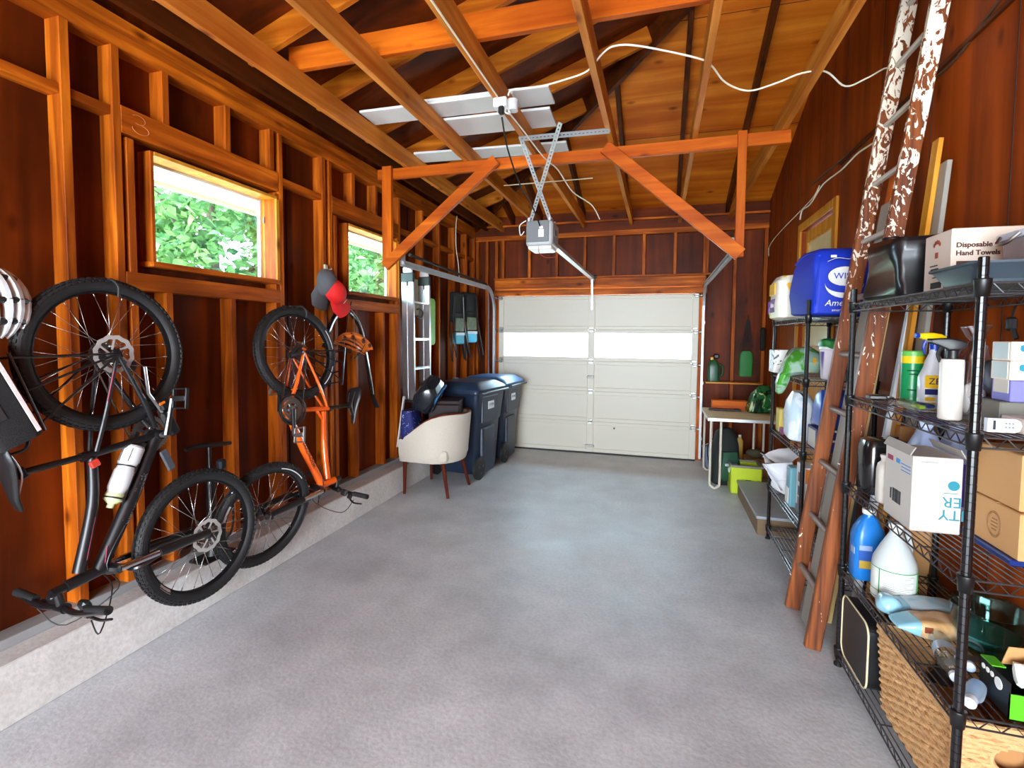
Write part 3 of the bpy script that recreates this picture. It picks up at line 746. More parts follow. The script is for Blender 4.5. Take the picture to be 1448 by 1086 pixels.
    for s in (1, -1):
        e = BB + ca * s; g = MB()
        g.tube([BB + V(0, 0, s * .066), BB + ca * s * .5 + V(0, 0, s * .074), e + V(0, 0, s * .08)], [.017, .013, .014], 10); arm = g.build('crank_arm', BMETAL, b)
        g = MB(); pc_ = e + V(0, 0, s * .135); pr = c.get('pedrot', .3)
        T = Matrix.Translation(pc_) @ Matrix.Rotation(pr, 4, 'Z')
        g.box((0, 0, 0), (.026, .022, .085), .004, None, 0, T)
        for zz in (-.042, .042): g.box((0, 0, zz), (.09, .018, .008), .002, None, 0, T)
        for xx in (-.046, .046): g.box((xx, 0, 0), (.007, .018, .09), .002, None, 0, T)
        g.cyl(e + V(0, 0, s * .08), pc_, .007); g.build('pedal', c.get('pedmat', BLACK), arm)
    k = MB()
    for i, rr in enumerate((.056, .05, .044, .038, .032, .026)):
        k.lathe([(rr - .012, .030 + i * .005), (rr, .030 + i * .005), (rr, .032 + i * .005), (rr - .012, .032 + i * .005)], seg=28, smooth=False)
    k.build('cassette', mat('cassette_steel', (120, 118, 112), .35, .95), b)
    k = MB(); jp = V(-.0 + c['dr'][0], c['dr'][1], .055)
    up_ = (jp - BB).normalized(); n_ = V(-up_.y, up_.x, 0)
    ring = []
    for a in range(13): t = -PI / 2 + a * PI / 12; ring.append(BB + V(0, 0, .05) + (BB.normalized() * math.cos(t + 0) + V(-BB.y, BB.x, 0).normalized() * math.sin(t)) * .084)
    chain = ring + [V(-.0, .04, .045), V(-.045, 0, .045), V(.0, -.045, .045), jp + V(0, 0, 0)]
    k.tube(chain, .0042, 6, closed=True); k.build('chain', mat('chain_steel', (88, 84, 76), .4, .9), b)
    k = MB(); k.tube([V(.005, -.02, .07), V(c['dr'][0] * .5, c['dr'][1] * .45, .08), jp], [.012, .016, .01], 8, k=3); k.cyl(jp + V(0, 0, -.006), jp + V(0, 0, .006), .024); k.cyl(jp * .55 + V(0, 0, .02), jp * .55 + V(0, 0, .032), .022)
    k.build('rear_derailleur', mat('derailleur', (70, 70, 72), .35, .8), b)
    # cables
    k = MB(); q = se - V(0, 0, 0) + fwd * .02
    for s, e_ in ((-1, .86), (1, .8)):
        k.tube([se + V(0, 0, s * .17) + fwd * .03, se + V(0, 0, s * .11) + fwd * .13 - sa * .05, HB + fwd * .11 + V(0, 0, -s * .02) - sa * .03, HB + V(0, 0, -s * .03) - fwd * .02, BB + (HB - BB) * .7 + V(0, 0, -s * .03)], .0028, 6, k=5)
    S(k).build('brake_cable', BLACK, b)
    return b, dict(BB=BB, SC=SC, SP=SP, HT=HT, HB=HB, FA=FA, M=M)
MAG = mat('magenta_paint', (170, 62, 92), .35)
FR_BLACK = mat('black_frame_paint', (19, 19, 22), .42, coat=.1)
b1, B1 = bike('mountain_bike', 'matte black mountain bike hung nose down, clear bottle on its frame', (-2.33, 1.595, 1.467), (.073, .368, -.927), (-.028, -.929, -.37),
    dict(R=.333, wb=1.02, mat=FR_BLACK, view=-1, BB=(.433, -.03), seat=(.362, .237), post=(.288, .472), ht=(.79, .55), hb=(.827, .415), tt=((.372, .245), (.551, .327), (.775, .49)),
         text=('diamondback', .50, -1, mat('logo_grey', (92, 92, 96), .5), .043), rotor=-.045, crank=(.136, .084), dr=(.10, -.10), pedrot=.5,
         stripes=((( .60, .352, -.0185), (.74, .455, -.021), .006, MAG), ((.74, .372, -.0255), (.80, .41, -.0255), .005, MAG), ((.06, .045, -.066), (.17, .12, -.06), .006, MAG)),
         decal_f=((.72, .96, .272, .293),), dtr=[.023, .03, .028], bar=.29))
ORANGE = mat('orange_frame_paint', (238, 96, 16), .25, coat=.7)
b2, B2 = bike('mountain_bike', 'bright orange mountain bike hung nose down beside the second window', (-2.40, 2.88, 1.435), (.103, -.396, -.912), (.232, .901, -.365),
    dict(R=.325, wb=1.073, mat=ORANGE, view=1, BB=(.414, -.0), seat=(.318, .315), post=(.235, .53), ht=(.80, .49), hb=(.855, .37), tt=((.345, .30), (.57, .35), (.80, .425)),
         text=('HARDROCK', .58, 1, mat('logo_dark', (70, 34, 20), .5), .038), rotor=0, crank=(.17, .03), dr=(.06, -.085), pedrot=.15, steer=.35,
         decal_r=((1.0, 1.55, .289, .295), (2.0, 2.5, .289, .295)), decal_f=((2.2, 2.9, .289, .295), (4.2, 4.5, .285, .30)), gusset=True, dtr=[.022, .026, .027], bar=.29, pedmat=mat('pedal_silver', (170, 168, 164), .35, .9)))
RED = mat('red_plastic', (196, 30, 24), .4)
# orange bike: clear spoke guard, chain guard ring, red grip mark, rear rack
MB().lathe([(.03, .02), (.075, .024), (.078, .022)], seg=28, cap=False).build('spoke_guard', glassy('clear_plastic', (240, 244, 244), .18, .1), b2)
MB().tube([V(.414 + .098 * math.cos(a), .0 + .098 * math.sin(a), .062) for a in [i * PI / 16 for i in range(32)]], .007, 6, closed=True).build('chain_guard', BLACK, b2)
def rack(b, s0, pts, name='rear_rack', w_=.06):
    k = MB()
    for s in (-1, 1):
        for p in pts: k.tube([V(0, 0, s * .075), V(p[0], p[1], s * w_)], .005, 8)
        k.tube([V(pts[0][0] - .02, pts[0][1], s * w_), V(pts[-1][0] + .03, pts[-1][1], s * w_)], .006, 8)
    for t in (0, .33, .66, 1):
        p = [pts[0][i] + (pts[-1][i] - pts[0][i]) * t for i in (0, 1)]; k.tube([V(p[0], p[1], -w_), V(p[0], p[1], w_)], .005, 8)
    return k.build(name, BMETAL, b)
rack(b2, 1, [(-.14, .35), (-.04, .365), (.10, .375)])
rack(b1, -1, [(-.13, .335), (.0, .35), (.135, .362)])
# black bike extras: reflector, folding lock, bottle cage, saddle clamp tag
MB().box((.392, .262, -.03), (.03, .035, .02), .004).build('seat_clamp_lever', mat('red_white_clamp', (206, 60, 44), .35), b1)
k = MB(); k.box((.395, -.075, -.055), (.13, .055, .03), .012); k.box((.30, -.085, -.06), (.05, .05, .035), .008); k.build('folding_lock', BLACK, b1)
MB().box((.285, -.07, -.078), (.012, .03, .006), .002).build('pedal_reflector', mat('amber_reflector', (230, 110, 20), .2), b1)
MB().tube([(.40, -.08, -.05), (.22, -.045, -.06), (.10, -.08, -.066)], .007, 8).build('kickstand', ALU, b1)
k = MB(); k.box((.56, -.005, -.028), (.11, .04, .014), .012); k.build('kickstand_foot', mat('grey_rubber', (66, 72, 80), .5), b1)
dtd = (B1['HB'] - B1['BB']).normalized(); dtn = V(-dtd.y, dtd.x, 0)
bc = B1['BB'] + dtd * .15 + dtn * .074
k = MB()
for t in (.02, .16): k.tube([bc + dtd * t + (dtn * math.cos(a) + V(0, 0, math.sin(a))) * .041 for a in [i * PI / 8 for i in range(16)]], .003, 6, closed=True)
for a in (2.2, 3.14, 4.1): k.tube([bc + (dtn * math.cos(a) + V(0, 0, math.sin(a))) * .041, bc + dtd * .18 + (dtn * math.cos(a) + V(0, 0, math.sin(a))) * .041], .003, 6)
k.build('bottle_cage', BLACK, b1)
# water bottle held in the cage (upside down: lid towards the head tube)
bt = thing('water_bottle', 'frosted clear water bottle with black outline in the black bike cage', 'bottle')
bt.matrix_world = B1['M'] @ frame(bc - dtd * .075, dtn, dtd.cross(dtn)); bt.scale = (1.14, 1.14, 1.16)
CLRW = mat('frosted_plastic', (206, 208, 210), .3, spec=.6)
MB().lathe([(.03, 0), (.036, .008), (.036, .07), (.031, .08), (.031, .09), (.036, .10), (.036, .165), (.03, .178), (.03, .185)], seg=24).build('bottle_body', CLRW, bt)
MB().lathe([(.031, .185), (.033, .19), (.033, .21), (.018, .222), (.012, .225), (.012, .24)], seg=20).build('bottle_lid', mat('pale_green_lid', (196, 208, 160), .4), bt)
MB().tube([V(.0363 * math.cos(a), .0363 * math.sin(a), z) for a, z in ((-.9, .015), (-.9, .065), (.1, .065), (.1, .015))], .0018, 5, closed=True).build('bottle_mark', BLACK, bt)
# trunk bag on the black bike's rack
bg_ = thing('trunk_bag', 'black trunk bag with a white reflective stripe on the bike rack', 'bag'); bg_.matrix_world = B1['M']
k = MB(); rings = []
for x, sc in ((-.22, .55), (-.215, .9), (-.15, 1), (.10, 1), (.165, .9), (.172, .55)):
    rings.append([V(x, .455 + q[1] * (.6 + .4 * sc), q[0] * sc) for q in rrect(.20, .17, .04, 4)])
k.loft(rings); k.build('bag_body', mat('black_nylon', (26, 26, 28), .75, bump=.3, bscale=400), bg_)
MB().box((-.02, .395, -.103), (.33, .014, .004), .001).build('reflective_stripe', mat('reflective_white', (226, 214, 210), .35), bg_)
MB().tube([(.16, .40, -.03), (.20, .44, -.05), (.19, .50, -.04)], .006, 6, k=4).build('carry_loop', BLACK, bg_)
MB().box((.0, .48, -.1015), (.12, .05, .004), .002).build('bag_patch', mat('dark_patch', (44, 42, 44), .6), bg_)

# wheel hooks screwed to the studs
def hook(label, y, z, x1):
    k = MB(); k.tube([(XL, y, z), (x1 - .05, y, z), (x1 - .01, y, z - .0), (x1 + .02, y + .005, z - .03), (x1 + .02, y + .005, z - .075)], .0062, 8, k=4); k.cyl((XL + .001, y, z), (XL + .012, y, z), .012)
    o = k.build('bike_hook', RUBBER); return tag(o, label, 'hook', 'bike hooks')
hook('black rubber-dipped hook carrying the rear wheel of the black bike', 1.611, 1.793, -2.30)
hook('black rubber-dipped hook carrying the rear wheel of the orange bike', 2.92, 1.755, -2.38)

# helmets
def helmet(label, loc, rot, mt, mt2, group='bike helmets'):
    t = thing('bike_helmet', label, 'helmet', loc, rot=rot, group=group)
    k = MB()
    for i in range(-3, 4):                                      # ribs running front to back, gaps between as vents
        rings = []; a0 = i * .36
        for j in range(13):
            b = -1.35 + j * 2.7 / 12; w_ = .12 * (1 - .25 * abs(i) / 3) * (1 - .25 * (abs(b) / 1.35) ** 2)
            p = lambda a, r: V(r * .145 * math.sin(b), r * .105 * math.sin(a) * (math.cos(b) * .6 + .4), r * .125 * math.cos(b) * math.cos(a) - 0)
            rings.append([p(a0 - w_, 1.0), p(a0 - w_ * .6, 1.06), p(a0 + w_ * .6, 1.06), p(a0 + w_, 1.0), p(a0 + w_, .84), p(a0 - w_, .84)])
        k.loft(rings)
    k.build('shell', mt, t)
    k = MB()
    for j in (-1.1, -.5, .2, .8):
        k.tube([V(.145 * math.sin(j) * .96, .1 * math.sin(a) * (math.cos(j) * .6 + .4), .12 * math.cos(j) * math.cos(a)) for a in [-1.45 + i * .29 for i in range(11)]], .013, 8)
    k.build('liner', mt2, t)
    k = MB()
    for s in (-1, 1): k.tube([(.05, s * .085, .01), (.02, s * .06, -.07), (0, s * .012, -.11)], .004, 6, k=4)
    k.build('chin_strap', BLACK, t)
    return t
helmet('white and black bike helmet hanging at the far left edge', (-2.43, 1.245, 1.665), (-.2, 1.2, .1), mat('helmet_white', (214, 222, 222), .25, coat=.5), BLACK)
helmet('orange bike helmet hanging beside the orange bike rear rack', (-2.40, 3.54, 1.455), (-.5, .35, 1.1), mat('helmet_orange', (206, 106, 34), .3, coat=.4), mat('helmet_liner', (60, 34, 24), .6))

# mudguard hung on a hook
t = thing('bike_mudguard', 'long black bicycle mudguard hanging from a hook below the second window', 'mudguard')
pth = catmull([(-2.50, 3.30, 1.46), (-2.50, 3.36, 1.60), (-2.50, 3.45, 1.715), (-2.50, 3.585, 1.765), (-2.50, 3.72, 1.70), (-2.49, 3.80, 1.57), (-2.48, 3.85, 1.36), (-2.47, 3.89, 1.15), (-2.47, 3.925, 1.02)], 5)
MB().tube(pth, .027, 10, flat=.35).build('guard_blade', mat('gloss_black_plastic', (20, 20, 20), .15, coat=.6), t)
MB().tube([(-2.47, 3.92, 1.03), (-2.465, 3.95, .97), (-2.46, 3.985, .905)], [.02, .026, .03], 10, flat=.35).build('mud_flap', RUBBER, t)
for s in (-1, 1): MB().tube([(-2.47 + s * .022, 3.62, 1.745), (-2.46 + s * .03, 3.57 + .03 * s, 1.47)], .003, 6).build('stay', ALU, t)
k = MB(); k.tube([(XL, 3.60, 1.79), (-2.50, 3.60, 1.79), (-2.475, 3.605, 1.80), (-2.465, 3.61, 1.84)], .006, 8, k=4); k.tube([(XL, 3.60, 1.79), (-2.51, 3.6, 1.742), (-2.47, 3.6, 1.745)], .006, 8); k.cyl((XL, 3.60, 1.79), (XL + .01, 3.60, 1.79), .012)
tag(k.build('wall_hook', BMETAL), 'small black wall hook holding up the mudguard', 'hook')

# caps on a nail
def cap(label, loc, rot, mt, mb_, txt=None, group='baseball caps', sc=(1.25, 1.2, .85)):
    t = thing('baseball_cap', label, 'cap', loc, rot=rot, group=group); t.scale = sc
    k = MB(); rings = []
    for j in range(9):
        a = j / 8 * PI / 2; rings.append([V(.088 * math.cos(b) * math.cos(a), .078 * math.sin(b) * math.cos(a), .115 * math.sin(a)) for b in [i * PI / 10 for i in range(20)]])
    k.loft(rings); k.ball((0, 0, .116), .008, 0, 1); k.build('crown', mt, t)
    k = MB(); v, f = [], []
    for j in range(11):
        u = -1 + j / 5; a = u * 1.25
        p0 = V(.086 * math.cos(a), .076 * math.sin(a), .004); p1 = V(.088 + .085 * math.cos(a * .9) ** .6 if abs(a) < 1.2 else .09, .088 * math.sin(a), -.012 - .02 * u * u)
        v += [p0, p1, p0 + V(0, 0, -.005), p1 + V(0, 0, -.005)]
    for j in range(10):
        b = 4 * j; f += [[b, b + 1, b + 5, b + 4], [b + 2, b + 6, b + 7, b + 3], [b + 1, b + 3, b + 7, b + 5]]
    k.raw(v, f, 0, True); k.build('brim', mb_, t)
    if txt: text_mesh(txt[0], .035, txt[1], t, frame((.088, 0, .045), (0, 1, 0), (-.25, 0, 1)), .001)
    return t
GREYC = mat('grey_cotton', (86, 88, 92), .85, bump=.3, bscale=500)
REDC = mat('red_cotton', (214, 20, 18), .7, bump=.3, bscale=500)
cap('grey cotton cap on the nail beside the second window', (-2.515, 3.33, 1.965), (Matrix.Rotation(-.15, 3, 'X') @ Matrix.Rotation(PI / 2, 3, 'Y')).to_euler(), GREYC, GREYC)
cap('red baseball cap hanging in front of the grey cap', (-2.475, 3.385, 1.90), (Matrix.Rotation(.65, 3, 'X') @ Matrix.Rotation(PI / 2 - .25, 3, 'Y')).to_euler(), REDC, REDC, ('TU', mat('cap_letters', (236, 200, 190), .6)))
k = MB(); k.cyl((XL, 3.385, 2.065), (-2.47, 3.36, 2.075), .004); k.box((XL + .008, 3.385, 2.09), (.016, .04, .05), .004)
tag(k.build('cap_peg', mat('beige_peg', (196, 186, 160), .6)), 'small beige wall peg above the two caps', 'peg')

# floor pump
t = thing('floor_pump', 'black floor pump with T-handle standing behind the black front wheel', 'pump', (-2.47, 2.235, .256), rot=(0, -.02, 0))
MB().tube([(0, -.15, .665), (0, -.08, .672), (0, .08, .652), (0, .15, .645)], [.011, .015, .014, .014, .011], 10).build('handle', BLACK, t)
MB().cyl((0, .0, .50), (0, 0, .66), .011).build('rod', BMETAL, t)
k = MB(); k.cyl((0, 0, .03), (0, .0, .49), .026); k.cyl((0, 0, .47), (0, 0, .53), .032, .026); k.build('barrel', BMETAL, t)
k = MB(); k.box((0, 0, .012), (.13, .22, .02), .008); k.cyl((0, 0, .02), (0, 0, .07), .042, .03); k.build('foot_plate', BLACK, t)
MB().tube([(.03, .0, .06), (.05, .09, .14), (.045, .1, .36), (.035, .045, .52)], .007, 8, k=5).build('hose', RUBBER, t)
k = MB(); k.box((.03, .05, .54), (.04, .05, .06), .01); k.build('pump_head', mat('dark_blue_grey', (40, 48, 60), .4), t)

# ================================================================ under the roof
BR = W('brace', 'Z')
t = thing('timber_frame', 'orange timber frame of two posts and two diagonal braces hung under the joists', 'frame', (-.9, 3.97, 3.0))
def tf(name, p0, p1, w_, h_, up, ax):
    o = Vector((.9, -3.97, -3.0)); MB().beam(Vector(p0) + o, Vector(p1) + o, w_, h_, up).build(name, W('brace', ax), t)
tf('crossbar', (-2.42, 3.97, 2.973), (.85, 3.97, 2.973), .038, .089, (0, 0, 1), 'X')
tf('post', (-2.31, 3.932, 3.03), (-2.31, 3.932, 2.165), .089, .036, (0, 1, 0), 'Z')
tf('post', (.535, 3.932, 3.03), (.535, 3.932, 2.145), .06, .036, (0, 1, 0), 'Z')
tf('brace', (-2.315, 3.894, 2.165), (-1.30, 3.894, 2.985), .036, .089, (1, 0, -1), 'X')
tf('brace', (-.43, 3.894, 3.0), (.54, 3.894, 2.155), .036, .095, (1, 0, 1), 'X')
for x in (-2.31, .535): MB().cyl((x + .9, -.06 - .02, 2.19 - 3.0), (x + .9, -.02, 2.19 - 3.0), .008).build('bolt', GALV, t)

# white boards laid across the joists
PLK = mat('white_primed_board', (214, 214, 210), .55, var=.06, vscale=6)
def plank(label, x0, x1, y0, y1, z, rz=0, t_=.018):
    o = MB().box((0, 0, 0), (x1 - x0, y1 - y0, t_), .002).build('white_board', PLK); o.location = ((x0 + x1) / 2, (y0 + y1) / 2, z); o.rotation_euler = (0, 0, rz)
    tag(o, label, 'board', 'white boards over the joists')
jz = JZ + .14 + .0095
plank('white board laid over the joists, reaching farthest toward the windows in the front pair', -2.14, -.98, 3.26, 3.48, jz + .019, .02)
plank('short white board with a notched end laid over the joists behind the outlet box', -1.66, -.74, 3.27, 3.52, jz + .038, .03)
plank('white board under the notched one, edge nearest the opener', -1.70, -.78, 3.50, 3.80, jz, .03)
plank('single white board over the joists, above the crossbar of the timber frame', -2.13, -.78, 4.10, 4.32, jz, .07)

# garage door opener
t = thing('garage_door_opener', 'grey ceiling garage door opener with rail, hung on crossed perforated straps', 'opener', (-.95, 4.06, 2.28))
OG = mat('opener_grey', (168, 170, 170), .4); OD = mat('opener_dark_grey', (104, 106, 108), .45)
k = MB(); k.box((0, .02, .115), (.225, .26, .21), .03, seg=3); hb = k.build('housing', OG, t)
k = MB(); k.box((-.01, -.113, .125), (.185, .012, .165), .02, seg=2); k.build('back_panel', OD, hb)
k = MB(); k.box((.02, -.1205, .11), (.045, .004, .06), .001); k.box((.02, -.1205, .155), (.03, .004, .022), .001); k.build('warning_label', mat('label_white', (232, 230, 222), .5), hb)
k = MB(); k.box((0, .02, .012), (.2, .22, .05), .02, seg=2); k.build('light_lens', mat('lamp_lens', (240, 238, 226), .3), t)
k = MB(); k.box((.1135, .02, .13), (.004, .06, .05), .001); k.build('side_badge', mat('badge_dark', (70, 72, 74), .4), hb)
k = MB()
for x in (-.085, .085): k.box((x, -.06, .225), (.02, .1, .03), .002).box((x, .1, .225), (.02, .05, .03), .002)
k.build('mount_bracket', GALV, t)
k = MB(); k.beam((.09, .13, .05), (.09, 2.60, .055), .032, .038, (0, 0, 1), .002); k.beam((.09, .13, .028), (.09, 2.6, .033), .05, .004, (0, 0, 1), 0); k.build('rail', mat('rail_white_steel', (206, 206, 202), .35, .5), t)
k = MB(); k.box((.09, 2.59, .06), (.06, .04, .09), .004).cyl((.04, 2.56, .07), (.14, 2.56, .07), .02); k.build('header_bracket', mat('bracket_dark', (70, 70, 70), .4, .8), t)
k = MB(); k.beam((.09, 2.50, .03), (.09, 2.545, -.23), .025, .006, (0, 1, 0), .001); k.beam((.09, 2.545, -.2), (.09, 2.552, -.36), .025, .006, (0, 1, 0), .001); k.build('door_arm', STEEL, t)
def strap(name, p0, p1, par, w_=.03, nrm=(0, 1, 0)):
    """steel strap with a row of square holes"""
    p0, p1 = Vector(p0), Vector(p1); d = p1 - p0; L = d.length; n = int(L / .028); M = frame(p0, d, Vector(nrm).cross(d))
    k = MB(); hw, hh = w_ / 2, .0045
    for s in (-1, 1): k.box((L / 2, s * (hh + hw) / 2, 0), (L, hw - hh, .003), 0, None, 0, M)
    for i in range(n + 1):
        x = min(i * .028, L - .008); k.box((x + .006, 0, 0), (.014, hh * 2, .003), 0, None, 0, M)
    return k.build(name, GALV, par)
O_ = Vector((-.95, 4.06, 2.28)); tl = lambda *p: Vector(p) - O_
strap('hanger_strap', tl(-1.02, 3.62, 3.035), tl(-.865, 3.97, 2.50), t, .032, (.2, 1, .4))
strap('hanger_strap', tl(-.70, 3.52, 3.06), tl(-1.03, 3.99, 2.50), t, .032, (.2, 1, .4))
strap('angle_bar', tl(-1.02, 3.60, 3.012), tl(-.37, 3.63, 3.012), t, .045, (0, .5, 1))
MB().tube([tl(-.955, 2.97, 2.90), tl(-.955, 3.1, 2.75), tl(-.965, 3.45, 2.62), tl(-.965, 3.8, 2.56), tl(-.935, 3.955, 2.43)], .0055, 8, k=6).build('power_cord', BLACK, t)
MB().tube([tl(-1.06, 3.96, 2.5), tl(-1.11, 3.95, 2.46), tl(-1.10, 3.94, 2.38), tl(-1.07, 3.94, 2.41)], .004, 6, k=5).build('loop_wire', WHITE, t)
MB().tube([tl(-.95, 3.95, 2.29), tl(-.95, 3.95, 2.24), tl(-.90, 3.96, 2.2), tl(-.83, 3.98, 2.2), tl(-.80, 4.0, 2.22)], .002, 6, k=5).build('release_cord', mat('red_cord', (150, 60, 44), .7), t)
# junction box with adapters
t = thing('outlet_box', 'white ceiling outlet box with plugs on the joist beside the opener', 'outlet', (-.958, 3.0, 2.99))
MB().box((-.01, 0, .0), (.085, .085, .058), .006).build('box_body', WPLAST, t)
MB().cyl((.055, .03, .03), (.055, .03, -.035), .035, .032, 18).build('adapter', mat('adapter_grey', (196, 196, 194), .35), t)
MB().box((.0, -.03, -.05), (.035, .035, .05), .008).build('plug', BLACK, t)
MB().tube([(.03, .02, -.03), (.05, -.01, -.07), (.03, -.04, -.07), (.02, -.01, -.04)], .005, 6, k=5).build('cord_stub', WPLAST, t)

# white cables
CW = mat('white_cable', (232, 226, 204), .5)
def cable(label, pts, r=.005, k=6, m=None, name='electric_cable'):
    return tag(MB().tube(pts, r, 7, k=k).build(name, m or CW), label, 'cable')
cable('white cable stapled along the underside of the joist up to the outlet box', [(-.985, -1.5, 3.017), (-.985, .5, 3.016), (-.985, 1.8, 3.0165), (-.975, 2.94, 3.012)], .0055, 4)
cable('white cable sagging from the outlet box across the joists to the side wall', [(-.92, 2.985, 3.03), (-.89, 2.98, 3.06), (-.73, 2.96, 3.045), (-.55, 2.90, 3.035), (-.42, 2.87, 3.05), (-.33, 2.78, 3.08), (-.26, 2.74, 3.09), (-.13, 2.76, 3.08), (.16, 2.9, 3.05), (.24, 3.0, 3.05), (.33, 3.15, 3.02), (.46, 3.22, 2.99), (.60, 3.24, 3.02), (.74, 3.24, 3.06), (.87, 3.28, 3.07), (1.0, 3.38, 3.02), (1.13, 3.44, 3.08), (1.244, 3.472, 3.13), (1.244, 3.458, 2.95), (1.244, 3.45, 2.60)])
cable('white cable hanging from the outlet box past the crossed straps', [(-.93, 3.02, 2.95), (-.90, 3.3, 2.93), (-.86, 3.7, 2.90), (-.80, 3.96, 2.88), (-.74, 4.3, 2.80), (-.62, 4.6, 2.76), (-.56, 4.75, 2.66)], .005)
cable('thin wavy white wire crossing the side wall above the door', [(1.244, 3.55, 2.76), (1.244, 3.9, 2.80), (1.244, 4.2, 2.79), (1.244, 4.55, 2.81), (1.244, 4.72, 2.80), (1.244, 5.0, 2.74), (1.244, 5.25, 2.75), (1.244, 5.32, 2.68)], .006)
cable('thinnest white wire running along the side wall to the front corner', [(1.245, 4.75, 2.83), (1.245, 4.9, 2.78), (1.245, 5.3, 2.76), (1.245, 5.9, 2.74), (1.245, 6.4, 2.71), (1.245, 6.70, 2.66), (1.245, 6.70, 2.55)], .004)
cable('dark cable stapled across the side wall behind the ladder', [(1.244, 5.0, 2.90), (1.244, 4.6, 2.885), (1.244, 4.1, 2.86), (1.244, 3.6, 2.85), (1.244, 3.1, 2.83), (1.244, 2.76, 2.815), (1.244, 2.45, 2.89), (1.244, 2.0, 2.97)], .007, 6, mat('brown_cable', (70, 40, 20), .6))
cable('thin white wire looping down the far studs beside the window wall', [(-2.535, 6.03, 3.10), (-2.53, 5.98, 2.95), (-2.53, 5.985, 2.70), (-2.53, 6.06, 2.5), (-2.53, 6.10, 2.3)], .006)
t = tag(MB().tube([(-1.46, 4.62, 3.0), (-.62, 4.66, 3.015)], .005, 6).build('thin_rod', mat('pale_rod', (206, 190, 160), .5)), 'thin pale rod lying under the joists beyond the crossbar', 'rod')

# ================================================================ left wall, far end
def tilt(loc, rot): return dict(loc=loc, rot=rot)
t = thing('step_ladder', 'folded aluminium step ladder hung flat against the window wall', 'ladder', (-2.47, 4.72, .90), rot=(0, .0, 0))
for y, yt in ((-.205, -.23), (.15, .128)):
    k = MB()
    for dx in (.018, .092): k.beam((dx, y, 0), (dx, yt, 1.22), .026, .058, (1, 0, 0), .003)
    k.beam((.055, y, .03), (.055, yt, 1.15), .012, .03, (1, 0, 0), 0)
    k.build('side_rail', ALU, t)
    k = MB(); k.box((.055, yt, 1.235), (.14, .036, .1), .01); k.build('end_cap', mat('dark_green_plastic', (36, 48, 44), .4), t)
    k = MB(); k.box((.055, yt, 1.31), (.10, .034, .06), .01); k.build('foot_grip', WPLAST, t)
    k = MB(); k.box((.055, y, -.0), (.14, .036, .03), .006); k.build('foot', BLACK, t)
for z in (.32, .62):
    k = MB(); k.box((.055, -.035, z), (.09, .345, .022), .003)
    for i in range(5): k.box((.02 + i * .018, -.035, z + .0125), (.008, .34, .004), .001)
    k.build('step', ALU, t)
MB().box((.055, -.05, 1.0), (.05, .34, .02), .003).build('step', ALU, t)
MB().tube([(.06, -.08, .86), (.07, .02, .84), (.075, .06, .90), (.075, .0, .935), (.07, -.06, .93)], .008, 8, k=5).build('hook_handle', BLACK, t)
def board(label, y0, y1, z0, z1, x, th, r, mt, hole=True, name='foam_board'):
    t = thing(name, label, 'board', (x, (y0 + y1) / 2, (z0 + z1) / 2))
    M = frame((0, 0, 0), (0, 1, 0), (0, 0, 1)); w_, h_ = y1 - y0, z1 - z0
    MB().prism(rrect(w_, h_, r, 5), th, M @ Matrix.Translation((0, 0, -th / 2)), 0, False).build('pad', mt, t)
    if hole: MB().prism(rrect(.05, .035, .016, 4), th + .004, M @ Matrix.Translation((-w_ * .18, h_ * .38, -th / 2 - .002))).build('hand_hole', BLACK, t)
    return t
board('bright green foam kneeling board hung beside the step ladder', 5.03, 5.32, 1.455, 1.985, -2.525, .035, .05, mat('lime_foam', (140, 204, 84), .6))
board('beige foam board hung behind the step ladder', 4.66, 4.98, 1.78, 2.16, -2.525, .03, .05, mat('beige_foam', (178, 164, 134), .7), False)

# folding camp chairs hung on the studs
def camp_chair(label, loc, rz, accent, group='hung camp chairs'):
    t = thing('camp_chair', label, 'chair', loc, rz, group)
    FB = mat('black_canvas', (18, 19, 21), .8, bump=.3, bscale=300)
    k = MB(); k.box((0, 0, -.12), (.05, .27, .26), .03, seg=2).box((.0, 0, -.30), (.06, .25, .14), .03, seg=2); k.build('seat_back', FB, t)
    for y in (-.12, .12):
        for dx, e in ((.04, .05), (-.02, .0)):
            MB().tube([(dx, y * .8, -.05), (dx, y, -.35), (dx + .03, y * 1.25, -.62), (dx + .04, y * (1.6 if y > 0 else .9), -.86 + e)], .011, 8, k=4).build('leg', BMETAL, t)
    k = MB(); k.box((.03, 0, -.57), (.06, .2, .15), .02, seg=2); k.build('pocket', accent, t)
    k = MB(); k.box((.062, .0, -.515), (.004, .19, .035), .001); k.build('pocket_trim', mat('pale_grey_cloth', (190, 200, 204), .7), t)
    k = MB(); k.box((.045, .0, -.40), (.02, .18, .17), .006); k.build('mesh_panel', mat('mesh_olive', (84, 96, 72), .7, var=.5, vscale=18), t)
    return t
CY = mat('cyan_canvas', (70, 176, 204), .7)
camp_chair('folded black camp chair with cyan pocket hung nearest the front corner', (-2.40, 6.12, 2.12), -.35, CY)
camp_chair('folded black camp chair hung behind the other one, teal pocket half hidden', (-2.46, 5.84, 2.10), -.2, mat('teal_canvas', (60, 150, 168), .7))
t = thing('dust_brush', 'long brush with grey head leaning on the wall below the camp chairs', 'brush', (-2.50, 5.90, .30))
MB().tube([(0, 0, .72), (.0, .02, 1.35)], .010, 8).build('handle', mat('wooden_handle', (146, 74, 30), .5), t)
MB().box((0, 0, .66), (.06, .12, .13), .012).build('brush_head', mat('grey_blue_plastic', (104, 112, 124), .5), t)
MB().box((0, 0, .30), (.05, .1, .60), .01).build('bristles', mat('dark_bristles', (40, 34, 30), .9), t)

